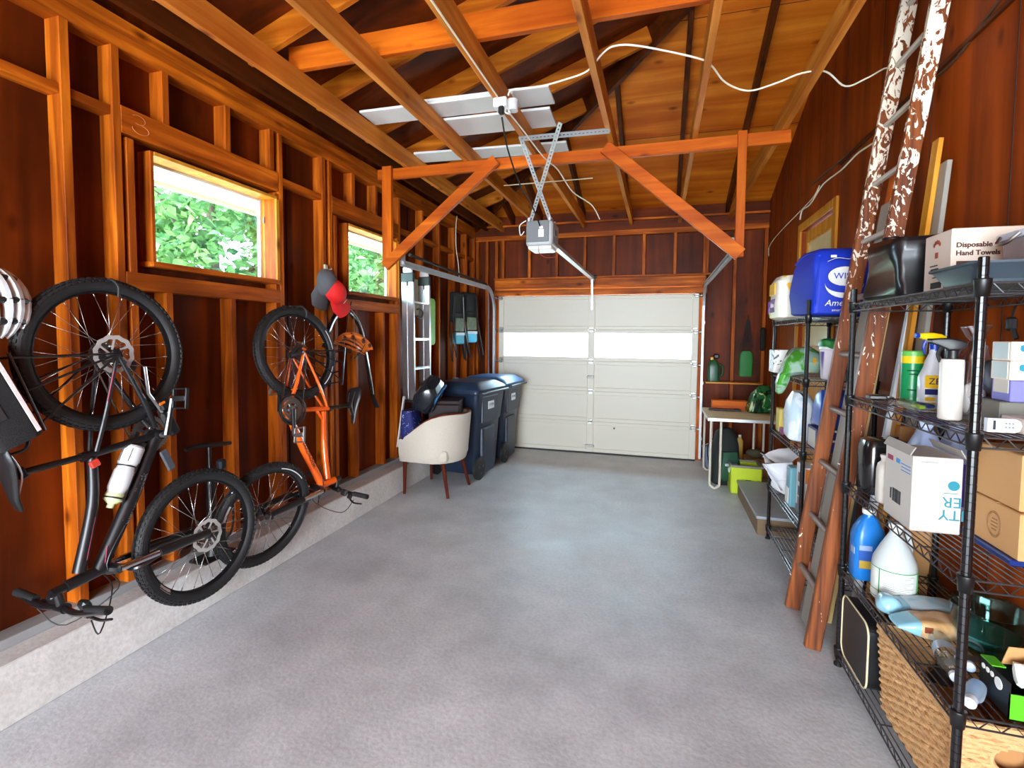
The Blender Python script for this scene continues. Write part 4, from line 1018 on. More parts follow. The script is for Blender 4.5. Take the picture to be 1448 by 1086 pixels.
# armchair and what is piled on it
t = thing('armchair', 'cream upholstered barrel armchair with dark wooden legs and piled seat', 'armchair', (-2.13, 4.60, 0), rz=-.06)
UP = mat('cream_tweed', (206, 196, 180), .85, bump=.35, bscale=260, var=.1, vscale=90); LG = W('dkred', 'Z')
path = []
for u in range(25):
    q = u / 24; a = (q - .5) * 2
    if abs(a) > .5: s_ = (abs(a) - .5) * 2; p = (-.27 * s_ + .02 * (1 - s_), .30 * (1 if a > 0 else -1) * (1 - .0 * s_))
    else: an = a * PI; p = (.02 + .255 * math.cos(an), .30 * math.sin(an))
    bk = max(0, min(1, (p[0] + .27) / .54)); hh = .545 + .25 * (bk ** 1.5 * (3 - 2 * bk) / 1 if bk < 1 else 1)
    path.append((p, hh))
rings = []; top = []
for i, (p, hh) in enumerate(path):
    a = path[max(i - 1, 0)][0]; b = path[min(i + 1, 24)][0]; tx, ty = b[0] - a[0], b[1] - a[1]; l = math.hypot(tx, ty); nx, ny = ty / l, -tx / l
    if nx * (p[0] - 0) + ny * p[1] < 0: nx, ny = -nx, -ny
    sec = []
    fl = .03 * max(0, (p[0] + .1) / .4)
    for dn, z in ((-.035, .335), (-.01, .325), (.0, .335), (.018, .42), (.022 + fl, hh - .02), (.02 + fl, hh), (-.02 + fl, hh), (-.032 + fl * .5, hh - .02), (-.04, .45)):
        sec.append(V(p[0] + nx * dn, p[1] + ny * dn, z))
    rings.append(sec); top.append(V(p[0] + nx * (fl - .004), p[1] + ny * (fl - .004), hh + .004))
MB().loft(rings).build('shell', UP, t, sharp=50)
MB().tube(top, .016, 8, flat=.6).build('top_rail', LG, t)
k = MB(); k.box((-.03, 0, .40), (.50, .54, .13), .04, seg=3); k.build('seat', UP, t)
for x, y, x1, y1 in ((-.235, -.27, -.23, -.265), (-.235, .27, -.23, .265), (.235, -.25, .15, -.2), (.235, .23, .15, .2)):
    k = MB(); k.tube([(x, y, 0), (x1, y1, .345)], [.014, .022], 10); k.build('leg', wood('mahogany', (58, 20, 12), (104, 40, 24), 'Z', rough=.35, knots=False), t)
t = thing('storage_cube', 'dark brown leather storage cube standing on the cream armchair', 'box', (-2.08, 4.68, .467), .25)
DB = mat('dark_brown_leather', (34, 17, 18), .6, spec=.3)
MB().box((0, 0, .205), (.31, .32, .41), .012, seg=2).build('box_body', DB, t)
MB().box((0, 0, .43), (.32, .33, .04), .01, seg=2).build('lid', DB, t)
t = thing('vinyl_bag', 'black and blue vinyl bag tipped on top of the armchair pile', 'bag', (-2.26, 4.53, .88), rot=(.5, .5, .3))
k = MB()
rings = []
for z, w_, d_ in ((0, .16, .12), (.02, .26, .17), (.12, .28, .19), (.22, .25, .15), (.25, .2, .08)): rings.append([V(x, y, z) for x, y in rrect(d_, w_, .04, 3)])
k.loft(rings); k.wrinkle(.012, 9); t.scale = (1.15, 1.2, 1.15); k.build('bag_body', mat('black_vinyl', (30, 34, 40), .22, coat=.5), t)
k = MB(); k.box((.09, -.04, .165), (.02, .13, .09), .012, seg=2).box((.092, .085, .15), (.02, .07, .11), .012, seg=2); k.build('blue_panel', mat('blue_vinyl', (62, 112, 158), .25, coat=.4), t)
k = MB(); k.box((.098, .0, .06), (.014, .2, .07), .012, seg=2); k.build('pocket', mat('slate_vinyl', (52, 60, 72), .3), t)
t = thing('patterned_tote', 'dark blue tote with pale dots slumped in the armchair corner', 'bag', (-2.34, 4.42, .47), .1)
k = MB(); rings = []
for z, w_, d_ in ((0, .2, .12), (.05, .25, .15), (.25, .26, .14), (.36, .28, .1)): rings.append([V(x, y, z) for x, y in rrect(d_, w_, .03, 3)])
k.loft(rings); k.wrinkle(.01, 8, 3).build('bag_body', patterned('dotted_blue', (20, 30, 96), (26, 40, 120), 40, .55, .6, .7, c3=(170, 180, 214), hi3=.66), t)
o = MB().box((0, 0, .25), (.012, .03, .50), .002).build('white_lath', WPLAST); o.location = (-2.43, 4.30, .47); o.rotation_euler = (-.18, .05, .0)
tag(o, 'narrow white slat leaning on the armchair beside the blue tote', 'lath')

# wheeled rubbish bins
NAVY = mat('navy_bin_plastic', (30, 42, 62), .38, bump=.05, bscale=200)
def bin_(label, loc, rz, lid_c, fx):
    t = thing('wheelie_bin', label, 'bin', loc, rz, 'wheelie bins')
    k = MB()
    k.sweep([(rrect(.44, .50, .05), .05), (rrect(.47, .54, .05), .09), (rrect(.52, .60, .05), .60), (rrect(.55, .63, .05), .63), (rrect(.60, .70, .05), .93), (rrect(.62, .72, .05), .945), (rrect(.62, .72, .05), .975), (rrect(.58, .68, .05), .975)])
    body = k.build('body', NAVY, t, sharp=30)
    k = MB(); k.box((.255, -.03, .30), (.05, .32, .52), .03, seg=2); k.box((.285, -.03, .76), (.03, .40, .30), .02, seg=2); k.build('side_rib', NAVY, body)
    k = MB()
    k.sweep([(rrect(.64, .74, .06), .965), (rrect(.65, .75, .06), .985), (rrect(.60, .70, .06), 1.01), (rrect(.46, .54, .07), 1.055), (rrect(.38, .46, .07), 1.06)])
    k.build('lid', lid_c, t, sharp=25)
    k = MB(); k.tube([(.33, -.3, .95), (.37, -.29, .955), (.37, .29, .955), (.33, .3, .95)], .013, 10); k.build('grab_bar', NAVY, t)
    for s in (-1, 1):
        k = MB(); k.lathe([(.06, -.025), (.105, -.025), (.125, -.015), (.125, .015), (.105, .025), (.06, .025)], (0, 0, 0), 28, 0, Matrix.Rotation(PI / 2, 4, 'Y')); k.xf(Matrix.Translation((s * .265, -.24, .125)))
        w_ = k.build('wheel', RUBBER, t)
        k = MB(); k.cyl((s * .245, -.24, .125), (s * .282, -.24, .125), .055, .05, 20); 
        for a in range(3): k.box((s * .288, -.24 + .05 * math.cos(a * 2.1 + .5), .125 + .05 * math.sin(a * 2.1 + .5)), (.012, .03, .03), .008)
        k.build('hubcap', mat('hub_grey', (60, 62, 66), .3), w_)
    MB().cyl((-.25, -.24, .125), (.25, -.24, .125), .012).build('axle', STEEL, t)
    k = MB(); k.box((.304, -.03, .80), (.004, .15, .085), .001); st = k.build('sticker', mat('sticker_white', (226, 228, 228), .5), t)
    text_mesh('TOTER', .038, mat('sticker_text', (40, 50, 70), .6), st, frame((.3068, -.03, .803), (0, 1, 0), (0, 0, 1)), .0006)
    return t
bin_('nearer navy wheelie bin with dark lid, beside the cream armchair', (-2.08, 5.29, 0), -.12, mat('dark_lid', (36, 54, 80), .35), 1)
bin_('farther navy wheelie bin with lighter blue lid, beside the garage door', (-2.06, 6.07, 0), PI - .05 - PI, mat('blue_lid', (58, 116, 172), .35), 1)

# ================================================================ front corner: folding table, wall shelf
TZ = .745
t = thing('folding_table', 'low folding table with pale top and white tube legs in the front corner', 'table', (.86, 5.83, 0))
k = MB(); k.bx(-.36, .36, -.41, .40, TZ - .028, TZ, .006); k.build('table_top', wood('birch_ply', (206, 178, 130), (226, 204, 164), 'X', rings=7, knots=False, blot=.15), t)
k = MB(); k.bx(-.366, .366, -.416, -.410, TZ - .032, TZ - .002, .001).bx(-.366, -.36, -.41, .40, TZ - .032, TZ - .002, .001).bx(.36, .366, -.41, .40, TZ - .032, TZ - .002, .001); k.build('edge_band', ALU, t)
LEGM = mat('cream_tube_enamel', (204, 196, 180), .35)
for x0, x1, y in ((-.33, -.235, -.38), (-.33, -.25, .36), (.20, .30, .36)):
    MB().tube([(x0, y, TZ - .03), (x0, y, .10), (x0 + .01, y, .04), ((x0 + x1) / 2, y, .012), (x1 - .01, y, .04), (x1, y, .10), (x1, y, TZ - .03)], .012, 10, k=4).build('leg', LEGM, t)
MB().tube([(.24, -.36, TZ - .03), (.25, -.36, .25), (.26, -.36, .0)], .012, 10).build('leg', LEGM, t)
t = tag(MB().bx(.56, 1.20, 6.55, 6.745, 1.0, 1.02, .003).build('wall_shelf', W('pine', 'X')), 'pale wooden shelf board on the front wall above the folding table', 'shelf')
t = thing('watering_can', 'dark green jug with yellow cap at the left of the wall shelf', 'jug', (.655, 6.65, 1.021))
GRN = mat('dark_green_plastic2', (24, 78, 48), .35)
MB().sweep([(rrect(.13, .09, .03), 0), (rrect(.135, .095, .03), .02), (rrect(.135, .095, .03), .19), (rrect(.09, .07, .03), .25), (rrect(.05, .05, .02), .27)]).build('body', GRN, t)
MB().tube([(.06, 0, .06), (.1, 0, .08), (.105, 0, .18), (.06, 0, .22)], .012, 8, k=4).build('handle', GRN, t)
MB().cyl((-.02, 0, .265), (-.02, 0, .30), .022, .02).build('cap', mat('yellow_cap', (216, 170, 60), .4), t)
MB().box((.03, 0, .31), (.07, .04, .06), .015).build('sprayer_head', BLACK, t)
t = thing('mesh_bag', 'black mesh net over a bright green bag hanging on the front wall', 'bag', (1.03, 6.70, 1.09))
k = MB(); rings = []
for z, w_ in ((0, .14), (.01, .155), (.2, .155), (.28, .14), (.31, .10)): rings.append([V(x, y, z) for x, y in rrect(w_, .05, .02, 3)])
k.loft(rings); k.build('bag_body', mat('bright_green_nylon', (34, 122, 50), .6), t)
k = MB()
for i in range(9):
    a = -1 + i / 4; k.tube([(.01 + a * .012, -.0, .70), (.005 + a * .05, -.03, .46), (a * .085, -.035, .33)], .003, 5, k=3)
for z, w_ in ((.52, .036), (.44, .055), (.38, .07)): k.tube([(.005 - w_, -.03, z), (.005, -.036, z - .012), (.005 + w_, -.03, z)], .0025, 5)
k.build('net', mat('black_net', (18, 20, 22), .7), t)
MB().tube([(.01, 0, .68), (.012, .01, .74), (.012, .04, .75)], .006, 6).build('strap', BLACK, t)
t = tag(MB().box((1.195, 6.62, 1.55), (.05, .06, .28), .02, seg=2).build('hand_broom', mat('dark_bristle', (26, 24, 22), .9)), 'dark hand broom hung in the front corner behind the shelving', 'broom')
t = thing('wooden_tray', 'shallow wooden box at the back of the folding table', 'box', (.78, 6.13, TZ))
TW = W('brace', 'X'); k = MB(); k.bx(-.185, .185, -.06, .06, 0, .01).bx(-.185, .185, -.06, -.05, .01, .105, .002).bx(-.185, .185, .05, .06, .01, .105, .002).bx(-.185, -.175, -.05, .05, .01, .105).bx(.175, .185, -.05, .05, .01, .105); k.build('tray_box', TW, t)
t = tag(MB().box((.72, 6.0, TZ + .012), (.34, .045, .022), .006).box((.84, 6.0, TZ + .018), (.05, .03, .02), .004).build('hand_saw_case', BLACK), 'flat black tool lying in front of the wooden box on the table', 'tool')
t = thing('soil_bag', 'crumpled dark green printed soil bag on the folding table', 'bag', (1.065, 6.0, TZ), .2)
k = MB(); rings = []
for z, w_, d_, dx in ((0, .20, .16, -.0), (.02, .25, .20, -.0), (.1, .24, .19, .01), (.2, .2, .15, .03), (.27, .13, .09, .05), (.30, .08, .05, .06)): rings.append([V(x + dx, y, z) for x, y in rrect(w_, d_, .04, 4)])
k.loft(rings); k.wrinkle(.014, 11, 4); k.build('bag_body', patterned('green_print_film', (14, 44, 26), (30, 96, 50), 16, .44, .5, .25, (1, 1, .5), 5, 1.2, (196, 206, 150), .63), t)
# under the table
t = thing('hiking_backpack', 'dark green and black backpack standing on the floor behind the table legs', 'backpack', (.70, 5.72, 0), .3)
PKB = mat('black_pack_cloth', (20, 24, 24), .7, bump=.3, bscale=300); PKG = mat('green_pack_cloth', (22, 70, 48), .6, bump=.2, bscale=300)
k = MB(); rings = []
for z, w_, d_ in ((0, .24, .16), (.03, .29, .2), (.25, .28, .2), (.42, .25, .18), (.55, .2, .15), (.6, .12, .1)): rings.append([V(x, y, z) for x, y in rrect(w_, d_, .06, 4)])
k.loft(rings); k.wrinkle(.012, 9, 6); k.build('pack_body', PKB, t)
k = MB(); rings = []
for z, w_, d_ in ((.06, .17, .04), (.09, .21, .08), (.25, .2, .08), (.37, .15, .05)): rings.append([V(x, y - .12, z) for x, y in rrect(w_, d_, .02, 3)])
k.loft(rings); k.wrinkle(.008, 10, 2); k.build('front_pocket', PKG, t)
MB().box((0, -.165, .24), (.13, .012, .03), .004).build('label_strip', mat('pale_strip', (170, 180, 178), .6), t)
for s in (-1, 1): MB().tube([(s * .07, .08, .5), (s * .13, .14, .35), (s * .1, .1, .05)], .012, 6, k=4, flat=.4).build('strap', PKB, t)
t = thing('lime_tool_crate', 'lime green tool crate with grey rim on the floor by the steps', 'crate', (.865, 5.50, 0), .0)
LIME = mat('lime_plastic', (186, 206, 34), .35); k = MB()
for sgn in (-1, 1):
    k.bx(-.135, .135, sgn * .125 - .007, sgn * .125 + .007, .0, .27, .004); k.bx(sgn * .135 - .007, sgn * .135 + .007, -.125, .125, .0, .27, .004)
k.bx(-.13, .13, -.12, .12, .0, .012); k.build('crate_body', LIME, t)
k = MB(); k.bx(-.155, .155, -.147, -.118, .265, .29, .006).bx(-.155, .155, .118, .147, .265, .29, .006).bx(-.155, -.126, -.118, .118, .265, .29, .006).bx(.126, .155, -.118, .118, .265, .29, .006); k.build('rim', mat('crate_grey', (120, 118, 112), .4), t)
MB().box((.02, -.134, .12), (.06, .006, .05), .01).build('latch', BLACK, t)
MB().box((-.152, -.05, .22), (.016, .07, .05), .006).build('side_handle', mat('crate_pale', (196, 200, 180), .4), t)
t = thing('small_pail', 'pale blue grey pail on the floor beside the door track', 'pail', (.60, 6.35, 0))
MB().lathe([(.05, 0), (.065, .01), (.075, .25), (.08, .255), (.08, .27), (.07, .27)], seg=20).build('pail_body', mat('pale_blue_plastic', (124, 140, 164), .4), t)
MB().tube([(-.08, 0, .25), (0, -.03, .30), (.08, 0, .25)], .004, 6, k=5).build('bail', STEEL, t)
CARD = mat('cardboard', (176, 124, 74), .75, var=.06, vscale=14); CARDL = mat('cardboard_light', (196, 148, 94), .75, var=.05)
t = thing('carton', 'brown cardboard carton under the table in the front corner', 'box', (1.08, 6.18, 0)); MB().bx(-.11, .11, -.12, .12, 0, .20, .002).build('carton_body', CARD, t); MB().bx(-.11, .11, -.12, .12, .201, .206).build('flap', CARD, t)
t = thing('work_boot', 'old olive cloth bundle resting on the carton under the table', 'bundle', (1.08, 6.16, .207)); t.name = 'cloth_bundle'
MB().ball((0, 0, .045), (.1, .09, .045), 0, 3).wrinkle(.012, 12, 1).build('bundle', mat('olive_cloth', (88, 82, 60), .9), t)
t = thing('oil_bottle', 'small yellow bottle standing behind the backpack under the table', 'bottle', (.93, 6.3, 0)); MB().sweep([(rrect(.07, .05, .015), 0), (rrect(.07, .05, .015), .36), (rrect(.03, .03, .01), .40)]).build('bottle_body', mat('yellow_can', (206, 160, 50), .4), t); MB().cyl((0, 0, .40), (0, 0, .43), .016).build('cap', WPLAST, t)
# grey steps up to the side door
t = thing('door_step', 'low grey painted wooden step below the side door', 'step', (1.005, 4.80, 0))
MB().bx(-.235, .235, -.525, .52, .128, .152, .003).build('tread', mat('grey_deck_paint', (156, 164, 170), .5, var=.1), t)
MB().bx(-.225, .225, -.515, .51, 0, .127, .002).build('riser', mat('step_side_wood', (120, 96, 70), .7, var=.2, vscale=10), t)

# ================================================================ wire shelving
WIRE = mat('black_wire_epoxy', (14, 14, 16), .26, coat=.15)
SHW = mat('wire_dark_chrome', (64, 64, 67), .3, .5, coat=.4)
COLL = mat('black_sleeve', (14, 14, 15), .4)
CME = MB().lathe([(.0135, -.042), (.0165, -.042), (.0205, .004), (.0205, .008), (.0135, .008)], seg=14).mesh('collar', COLL)
def wire_shelf_unit(label, x0, x1, y0, y1, zs, H, nwire=15):
    t = thing('wire_shelving', label, 'shelving', ((x0 + x1) / 2, (y0 + y1) / 2, 0), group='black wire shelving units')
    hx, hy = (x1 - x0) / 2, (y1 - y0) / 2
    prof = [(.0095, 0), (.0127, .004)]
    z = .0127
    while z < H - .01: prof += [(.0127, z), (.0127, z + .0225), (.0117, z + .0235), (.0117, z + .0248)]; z += .0254
    prof += [(.0127, H - .004), (.010, H)]
    for sx in (-1, 1):
        for sy in (-1, 1):
            p = MB().lathe(prof, (sx * hx, sy * hy, 0), 14).build('post', WIRE, t, sharp=20)
            MB().lathe([(.012, 0), (.019, .002), (.019, .012), (.013, .02)], (sx * hx, sy * hy, 0), 14).build('foot', COLL, p)
    for zt in zs:
        k = MB(); za, zb = zt - .004, zt - .034
        ex, ey = hx + .006, hy + .006
        for z_ in (za, zb):
            for s in (-1, 1):
                k.tube([(s * ex, -hy, z_), (s * ex, hy, z_)], .0032, 6); k.tube([(-hx, s * ey, z_), (hx, s * ey, z_)], .0032, 6)
        def zig(fn, L):
            n = max(2, int(L / .058)); pts = []
            for i in range(n + 1):
                a = i / n; pts.append(fn(a, za)); 
                if i < n: pts.append(fn(a + .5 / n, zb))
            k.tube(pts, .0022, 5)
        for s in (-1, 1):
            zig(lambda a, z_: V(s * ex, -hy + .02 + (2 * hy - .04) * a, z_), 2 * hy); zig(lambda a, z_: V(-hx + .02 + (2 * hx - .04) * a, s * ey, z_), 2 * hx)
        for i in range(nwire):
            x = -hx + .012 + (2 * hx - .024) * i / (nwire - 1); k.tube([(x, -ey, zt - .0022), (x, ey, zt - .0022)], .0022, 5)
        for i in range(3):
            y = -hy + (i + 1) * 2 * hy / 4; k.tube([(-ex, y, zt - .0075), (ex, y, zt - .0075)], .003, 6)
        sh = k.build('wire_shelf', SHW, t)
        for sx in (-1, 1):
            for sy in (-1, 1):
                c_ = bpy.data.objects.new('collar', CME); COL.objects.link(c_); c_.parent = sh; c_.location = (sx * hx, sy * hy, zt)
    return t
S = [1.722, 1.292, .882, .482, .082]; FX0, FX1, FY0, FY1 = .855, 1.215, 1.70, 2.655
wire_shelf_unit('black wire shelving nearest the camera, woven basket on its lowest shelf', FX0, FX1, FY0, FY1, S, 1.785)
Rz = [1.692, 1.312, .872, .43, .10]; RX0, RX1, RY0, RY1 = .845, 1.205, 3.34, 4.215
wire_shelf_unit('black wire shelving farther back, blue bag on its top shelf', RX0, RX1, RY0, RY1, Rz, 1.785)

# ================================================================ extension ladder and leaning boards
def paint_wood():
    m, n, L, p = new_mat('paint_splashed_wood')
    tc = n.new('ShaderNodeTexCoord'); sx = n.new('ShaderNodeSeparateXYZ'); L.new(tc.outputs['Object'], sx.inputs[0])
    mr = n.new('ShaderNodeMapRange'); mr.inputs['From Min'].default_value = 1.0; mr.inputs['From Max'].default_value = 2.9; mr.inputs['To Min'].default_value = -.19; mr.inputs['To Max'].default_value = .075
    L.new(sx.outputs['Z'], mr.inputs['Value'])
    mp = n.new('ShaderNodeMapping'); mp.inputs['Scale'].default_value = (1, 1, .5); mp.inputs['Rotation'].default_value = (.5, .3, .4); L.new(tc.outputs['Object'], mp.inputs['Vector'])
    t = n.new('ShaderNodeTexNoise'); t.inputs['Scale'].default_value = 24; t.inputs['Detail'].default_value = 3; t.inputs['Distortion'].default_value = 2.2; L.new(mp.outputs['Vector'], t.inputs['Vector'])
    ad = n.new('ShaderNodeMath'); ad.operation = 'ADD'; L.new(t.outputs['Fac'], ad.inputs[0]); L.new(mr.outputs['Result'], ad.inputs[1])
    r = ramp(n, [(.535, (0, 0, 0, 1)), (.55, (1, 1, 1, 1))]); L.new(ad.outputs[0], r.inputs['Fac'])
    t2 = n.new('ShaderNodeTexNoise'); t2.inputs['Scale'].default_value = 55; mp2 = n.new('ShaderNodeMapping'); mp2.inputs['Scale'].default_value = (1, 1, .05); L.new(tc.outputs['Object'], mp2.inputs['Vector']); L.new(mp2.outputs['Vector'], t2.inputs['Vector'])
    r2 = ramp(n, [(.3, lin((78, 32, 8))), (.7, lin((150, 78, 24)))]); L.new(t2.outputs['Fac'], r2.inputs['Fac'])
    mx = n.new('ShaderNodeMix'); mx.data_type = 'RGBA'; L.new(r.outputs['Color'], mx.inputs['Factor']); L.new(r2.outputs['Color'], mx.inputs['A']); mx.inputs['B'].default_value = lin((232, 222, 204))
    L.new(mx.outputs['Result'], p.inputs['Base Color']); p.inputs['Roughness'].default_value = .5
    return m
PW = paint_wood(); RUNG = mat('worn_rung', (140, 122, 112), .5, var=.2, vscale=30); RUNGP = mat('painted_rung', (196, 188, 176), .5)
LS = .131; up_l = Vector((LS, 0, 1)).normalized()
t = thing('extension_ladder', 'tall brown wooden ladder splashed with white paint, leaning between the shelving units', 'ladder', (.77, 2.955, 0))
lx = lambda z, dx=0: LS * z + dx
for y, nm in ((-.197, 0), (.195, 1)):
    MB().beam((lx(.005), y, .005), (lx(3.42), y, 3.42), .034, .074, (-1, 0, 0), .004).build('side_rail', PW, t)
for i in range(11):
    z = .27 + i * .302; k = MB()
    if i < 6: k.cyl((lx(z), -.18, z), (lx(z), .18, z), .0165, None, 12)
    else: k.box((lx(z), 0, z), (.03, .358, .022), .006)
    k.build('rung', RUNG if i < 6 else RUNGP, t)
for i, (z, y) in enumerate(((.2, .195), (.85, .195), (.95, -.197))): MB().box((lx(z, -.0385), y, z), (.003, .022, .006), .001, (0, .13, .3)).build('rail_staple', WPLAST, t)
def lean(label, x0, y, w_, th, H, sl, mt, name='leaning_board', dy=0):
    o = MB().beam((0, 0, .002), (sl * H, dy, H), w_, th, (-1, 0, 0), .002).build(name, mt); o.location = (x0, y, 0)
    return tag(o, label, 'board', 'boards leaning behind the ladder')
GRY = mat('grey_pvc_board', (150, 146, 136), .5, var=.06)
lean('grey flat board standing between the ladder rails', .799, 2.95, .21, .012, 2.25, .131, GRY)
lean('orange wood strip standing behind the grey board between the rails', .825, 3.055, .05, .018, 2.42, .130, W('brace', 'Z'))
lean('tall yellow wood molding reaching highest between the ladder rails', .85, 3.0, .06, .02, 2.86, .126, W('pine', 'Z'))
lean('pale pine board behind the far ladder rail', .93, 3.09, .11, .018, 1.74, .12, mat('pale_pine', (222, 186, 122), .6, var=.1))
lean('wood trim board rising beside the nearer ladder rail', 1.00, 2.80, .06, .02, 2.48, .085, W('pine', 'Z'))
lean('grey trim board nearest the side wall, beside the nearer ladder rail', 1.055, 2.745, .07, .02, 2.36, .07, GRY)
lean('dark brown board behind the grey trim by the side wall', 1.14, 2.81, .09, .018, 2.0, .04, W('dkred', 'Z'))
lean('white plastic pipe standing behind the nearer ladder rail', .945, 2.83, .03, .03, 1.8, .12, mat('white_pipe', (214, 220, 224), .3), 'plastic_pipe')
lean('brown cardboard sheet slid in behind the black canister', 1.115, 2.695, .03, .16, 1.16, .03, CARD, 'cardboard_sheet')
t = thing('long_brush', 'long brush with yellow and white handle standing behind the ladder', 'brush', (.99, 3.27, 0))
MB().tube([(0, 0, .02), (.06, 0, .62)], .011, 8).build('pole', mat('yellow_handle', (214, 186, 50), .4), t); MB().tube([(.06, 0, .62), (.09, 0, .95)], .012, 8).build('grip', WPLAST, t); MB().box((0, 0, .03), (.05, .1, .05), .008).build('brush_head', BLACK, t)

# ================================================================ things on the front shelving
def carton(name, label, x0, x1, y0, y1, z0, z1, mt, group=None, flap=None, cat='box', rz=0, bev=.003):
    t = thing(name, label, cat, ((x0 + x1) / 2, (y0 + y1) / 2, z0), rz, group); hx, hy, h = (x1 - x0) / 2, (y1 - y0) / 2, z1 - z0
    MB().bx(-hx, hx, -hy, hy, 0, h, bev).build('carton_body', mt, t)
    if flap: MB().bx(-hx * .98, hx * .98, -.002, .002, h, h + .0015).build('tape', flap, t)
    t['hx'] = hx; t['hy'] = hy; t['h'] = h
    return t
def patch(t, face, u, v, w_, h_, mt, name='label', th=.0015):
    """a printed patch on the -y ('f') or -x ('s') face; u across, v up, centre in metres from face centre/bottom"""
    hx, hy = t['hx'], t['hy']
    if face == 'f': return MB().bx(u - w_ / 2, u + w_ / 2, -hy - th, -hy - .0001, v - h_ / 2, v + h_ / 2).build(name, mt, t)
    return MB().bx(-hx - th, -hx - .0001, u - w_ / 2, u + w_ / 2, v - h_ / 2, v + h_ / 2).build(name, mt, t)
def ftext(t, face, u, v, s, size, mt, rot=0, sx=1, al='CENTER', bold=0):
    hx, hy = t['hx'], t['hy']; c, q = math.cos(rot), math.sin(rot)
    if face == 'f': M = frame((u, -hy - .0012, v), (c, 0, q), (-q, 0, c))
    else: M = frame((-hx - .0012, u, v), (0, -c, q), (0, q, c))
    return text_mesh(s, size, mt, t, M, .0006, 'lettering', al, 0, None, sx, bold)
INK = mat('brown_ink', (70, 30, 22), .6); DINK = mat('dark_ink', (36, 36, 40), .6); TEAL = mat('teal_ink', (24, 130, 150), .6); WINK = mat('white_ink', (236, 236, 234), .5)
def jug(name, label, loc, w_, d_, h, mt, cap_mt, shoulder=.62, rz=0, handle=True, cat='jug', neck=.02, group=None):
    t = thing(name, label, cat, loc, rz, group); r = min(w_, d_) * .28
    s_ = [(rrect(w_ * .92, d_ * .92, r), 0), (rrect(w_, d_, r), .012), (rrect(w_, d_, r), h * shoulder), (rrect(w_ * .86, d_ * .86, r * .86), h * (shoulder + .12)), (rrect(w_ * .5, d_ * .5, r * .5), h * .86), (rrect(neck * 2, neck * 2, neck * .95), h * .90), (rrect(neck * 2, neck * 2, neck * .95), h * .935)]
    MB().sweep(s_).build('jug_body', mt, t)
    MB().lathe([(neck * 1.15, 0), (neck * 1.2, .004), (neck * 1.2, h * .06), (neck * 1.05, h * .066)], (0, 0, h * .93), 18).build('cap', cap_mt, t)
    if handle: MB().tube([(0, d_ * .18, h * .87), (0, d_ * .42, h * .84), (0, d_ * .47, h * .72), (0, d_ * .40, h * .60)], .011, 10, k=4).build('handle', mt, t)
    t['hx'] = w_ / 2; t['hy'] = d_ / 2; t['h'] = h
    return t
def spray_top(t, z, c1, c2, rz):
    R_ = Matrix.Rotation(rz, 4, 'Z')
    k = MB(); k.cyl((0, 0, z), (0, 0, z + .028), .0155, .0155, 16); k.xf(R_).build('collar_ring', c2, t)
    k = MB(); rings = []
    for x, w_, z0, z1 in ((-.035, .016, .042, .058), (-.02, .026, .030, .064), (.01, .028, .028, .070), (.035, .024, .042, .070), (.055, .018, .050, .068)): rings.append([V(-x, q[0], z + (z0 + z1) / 2 + q[1]) for q in rrect(w_, z1 - z0, .006, 3)])
    k.loft(rings); k.xf(R_).build('spray_head', c1, t)
    k = MB(); k.cyl((-.055, 0, z + .059), (-.068, 0, z + .059), .009); k.xf(R_).build('nozzle', c2, t)
    k = MB(); k.tube([(-.03, 0, z + .04), (-.038, 0, z + .015), (-.032, 0, z - .012)], [.007, .006, .004], 8, k=3); k.xf(R_).build('trigger', c2, t)
# top shelf
t = thing('wrapped_parcel', 'bulky parcel wrapped in shiny black plastic on the top shelf', 'parcel', (1.0, 2.43, S[0]))
k = MB(); rings = []
for z, w_, d_ in ((0, .24, .28), (.012, .265, .30), (.12, .255, .29), (.215, .265, .30), (.235, .25, .28), (.24, .20, .22)): rings.append([V(x, y, z) for x, y in rrect(w_, d_, .03, 6)])
R2 = []
for a, b in zip(rings[:-1], rings[1:]):
    for q in range(4): R2.append([p + (r_ - p) * (q / 4) for p, r_ in zip(a, b)])
R2.append(rings[-1]); k.loft(R2); k.wrinkle(.022, 8, 2).wrinkle(.010, 20, 5)
k.xf(Matrix.Translation((0, 0, .006))); k.build('wrapping', mat('shiny_black_film', (15, 16, 19), .3, coat=.2), t)
k = MB(); k.ball((-.1, -.05, .24), (.02, .03, .014), 0, 2).tube([(-.1, -.05, .245), (-.12, .0, .252), (-.08, .05, .25)], .006, 6, k=4); k.build('film_knot', mat('shiny_black_film', (16, 17, 19), .16), t)
t = carton('towel_box', 'pale box of disposable hand towels on the top shelf', .935, 1.195, 2.04, 2.215, S[0], S[0] + .212, mat('cream_card', (214, 196, 182), .6))
for s_, z in (('Disposable', .155), ('Hand Towels', .128)): ftext(t, 'f', -.118, z, s_, .0225, INK, 0, 1, 'LEFT', .0006)
patch(t, 'f', -.07, .092, .09, .02, INK, 'band')
patch(t, 'f', .09, .15, .035, .012, mat('rust_ink', (150, 62, 44), .6), 'band'); patch(t, 's', -.0, .03, .07, .022, DINK, 'band')
k = MB()
for a in range(5):
    an = PI / 2 + (a - 2) * .5; k.ball((-.1325 - .0, -.0 + .022 * math.cos(an), .16 + .022 * math.sin(an)), (.0015, .006, .008), 0, 1)
k.box((-.1325, 0, .135), (.0015, .018, .02)); k.build('emblem', mat('rust_ink', (150, 62, 44), .6), t)
for z, y in ((.10, .02), (.088, .015), (.07, -.01), (.058, -.0)): patch(t, 's', y, z, .05, .004, DINK, 'print_line')
t = thing('plastic_tray', 'grey blue plastic tray leaning on the top shelf in front of the towel box', 'tray', (1.02, 1.86, S[0] + .002), rot=(0, -.0, .0))
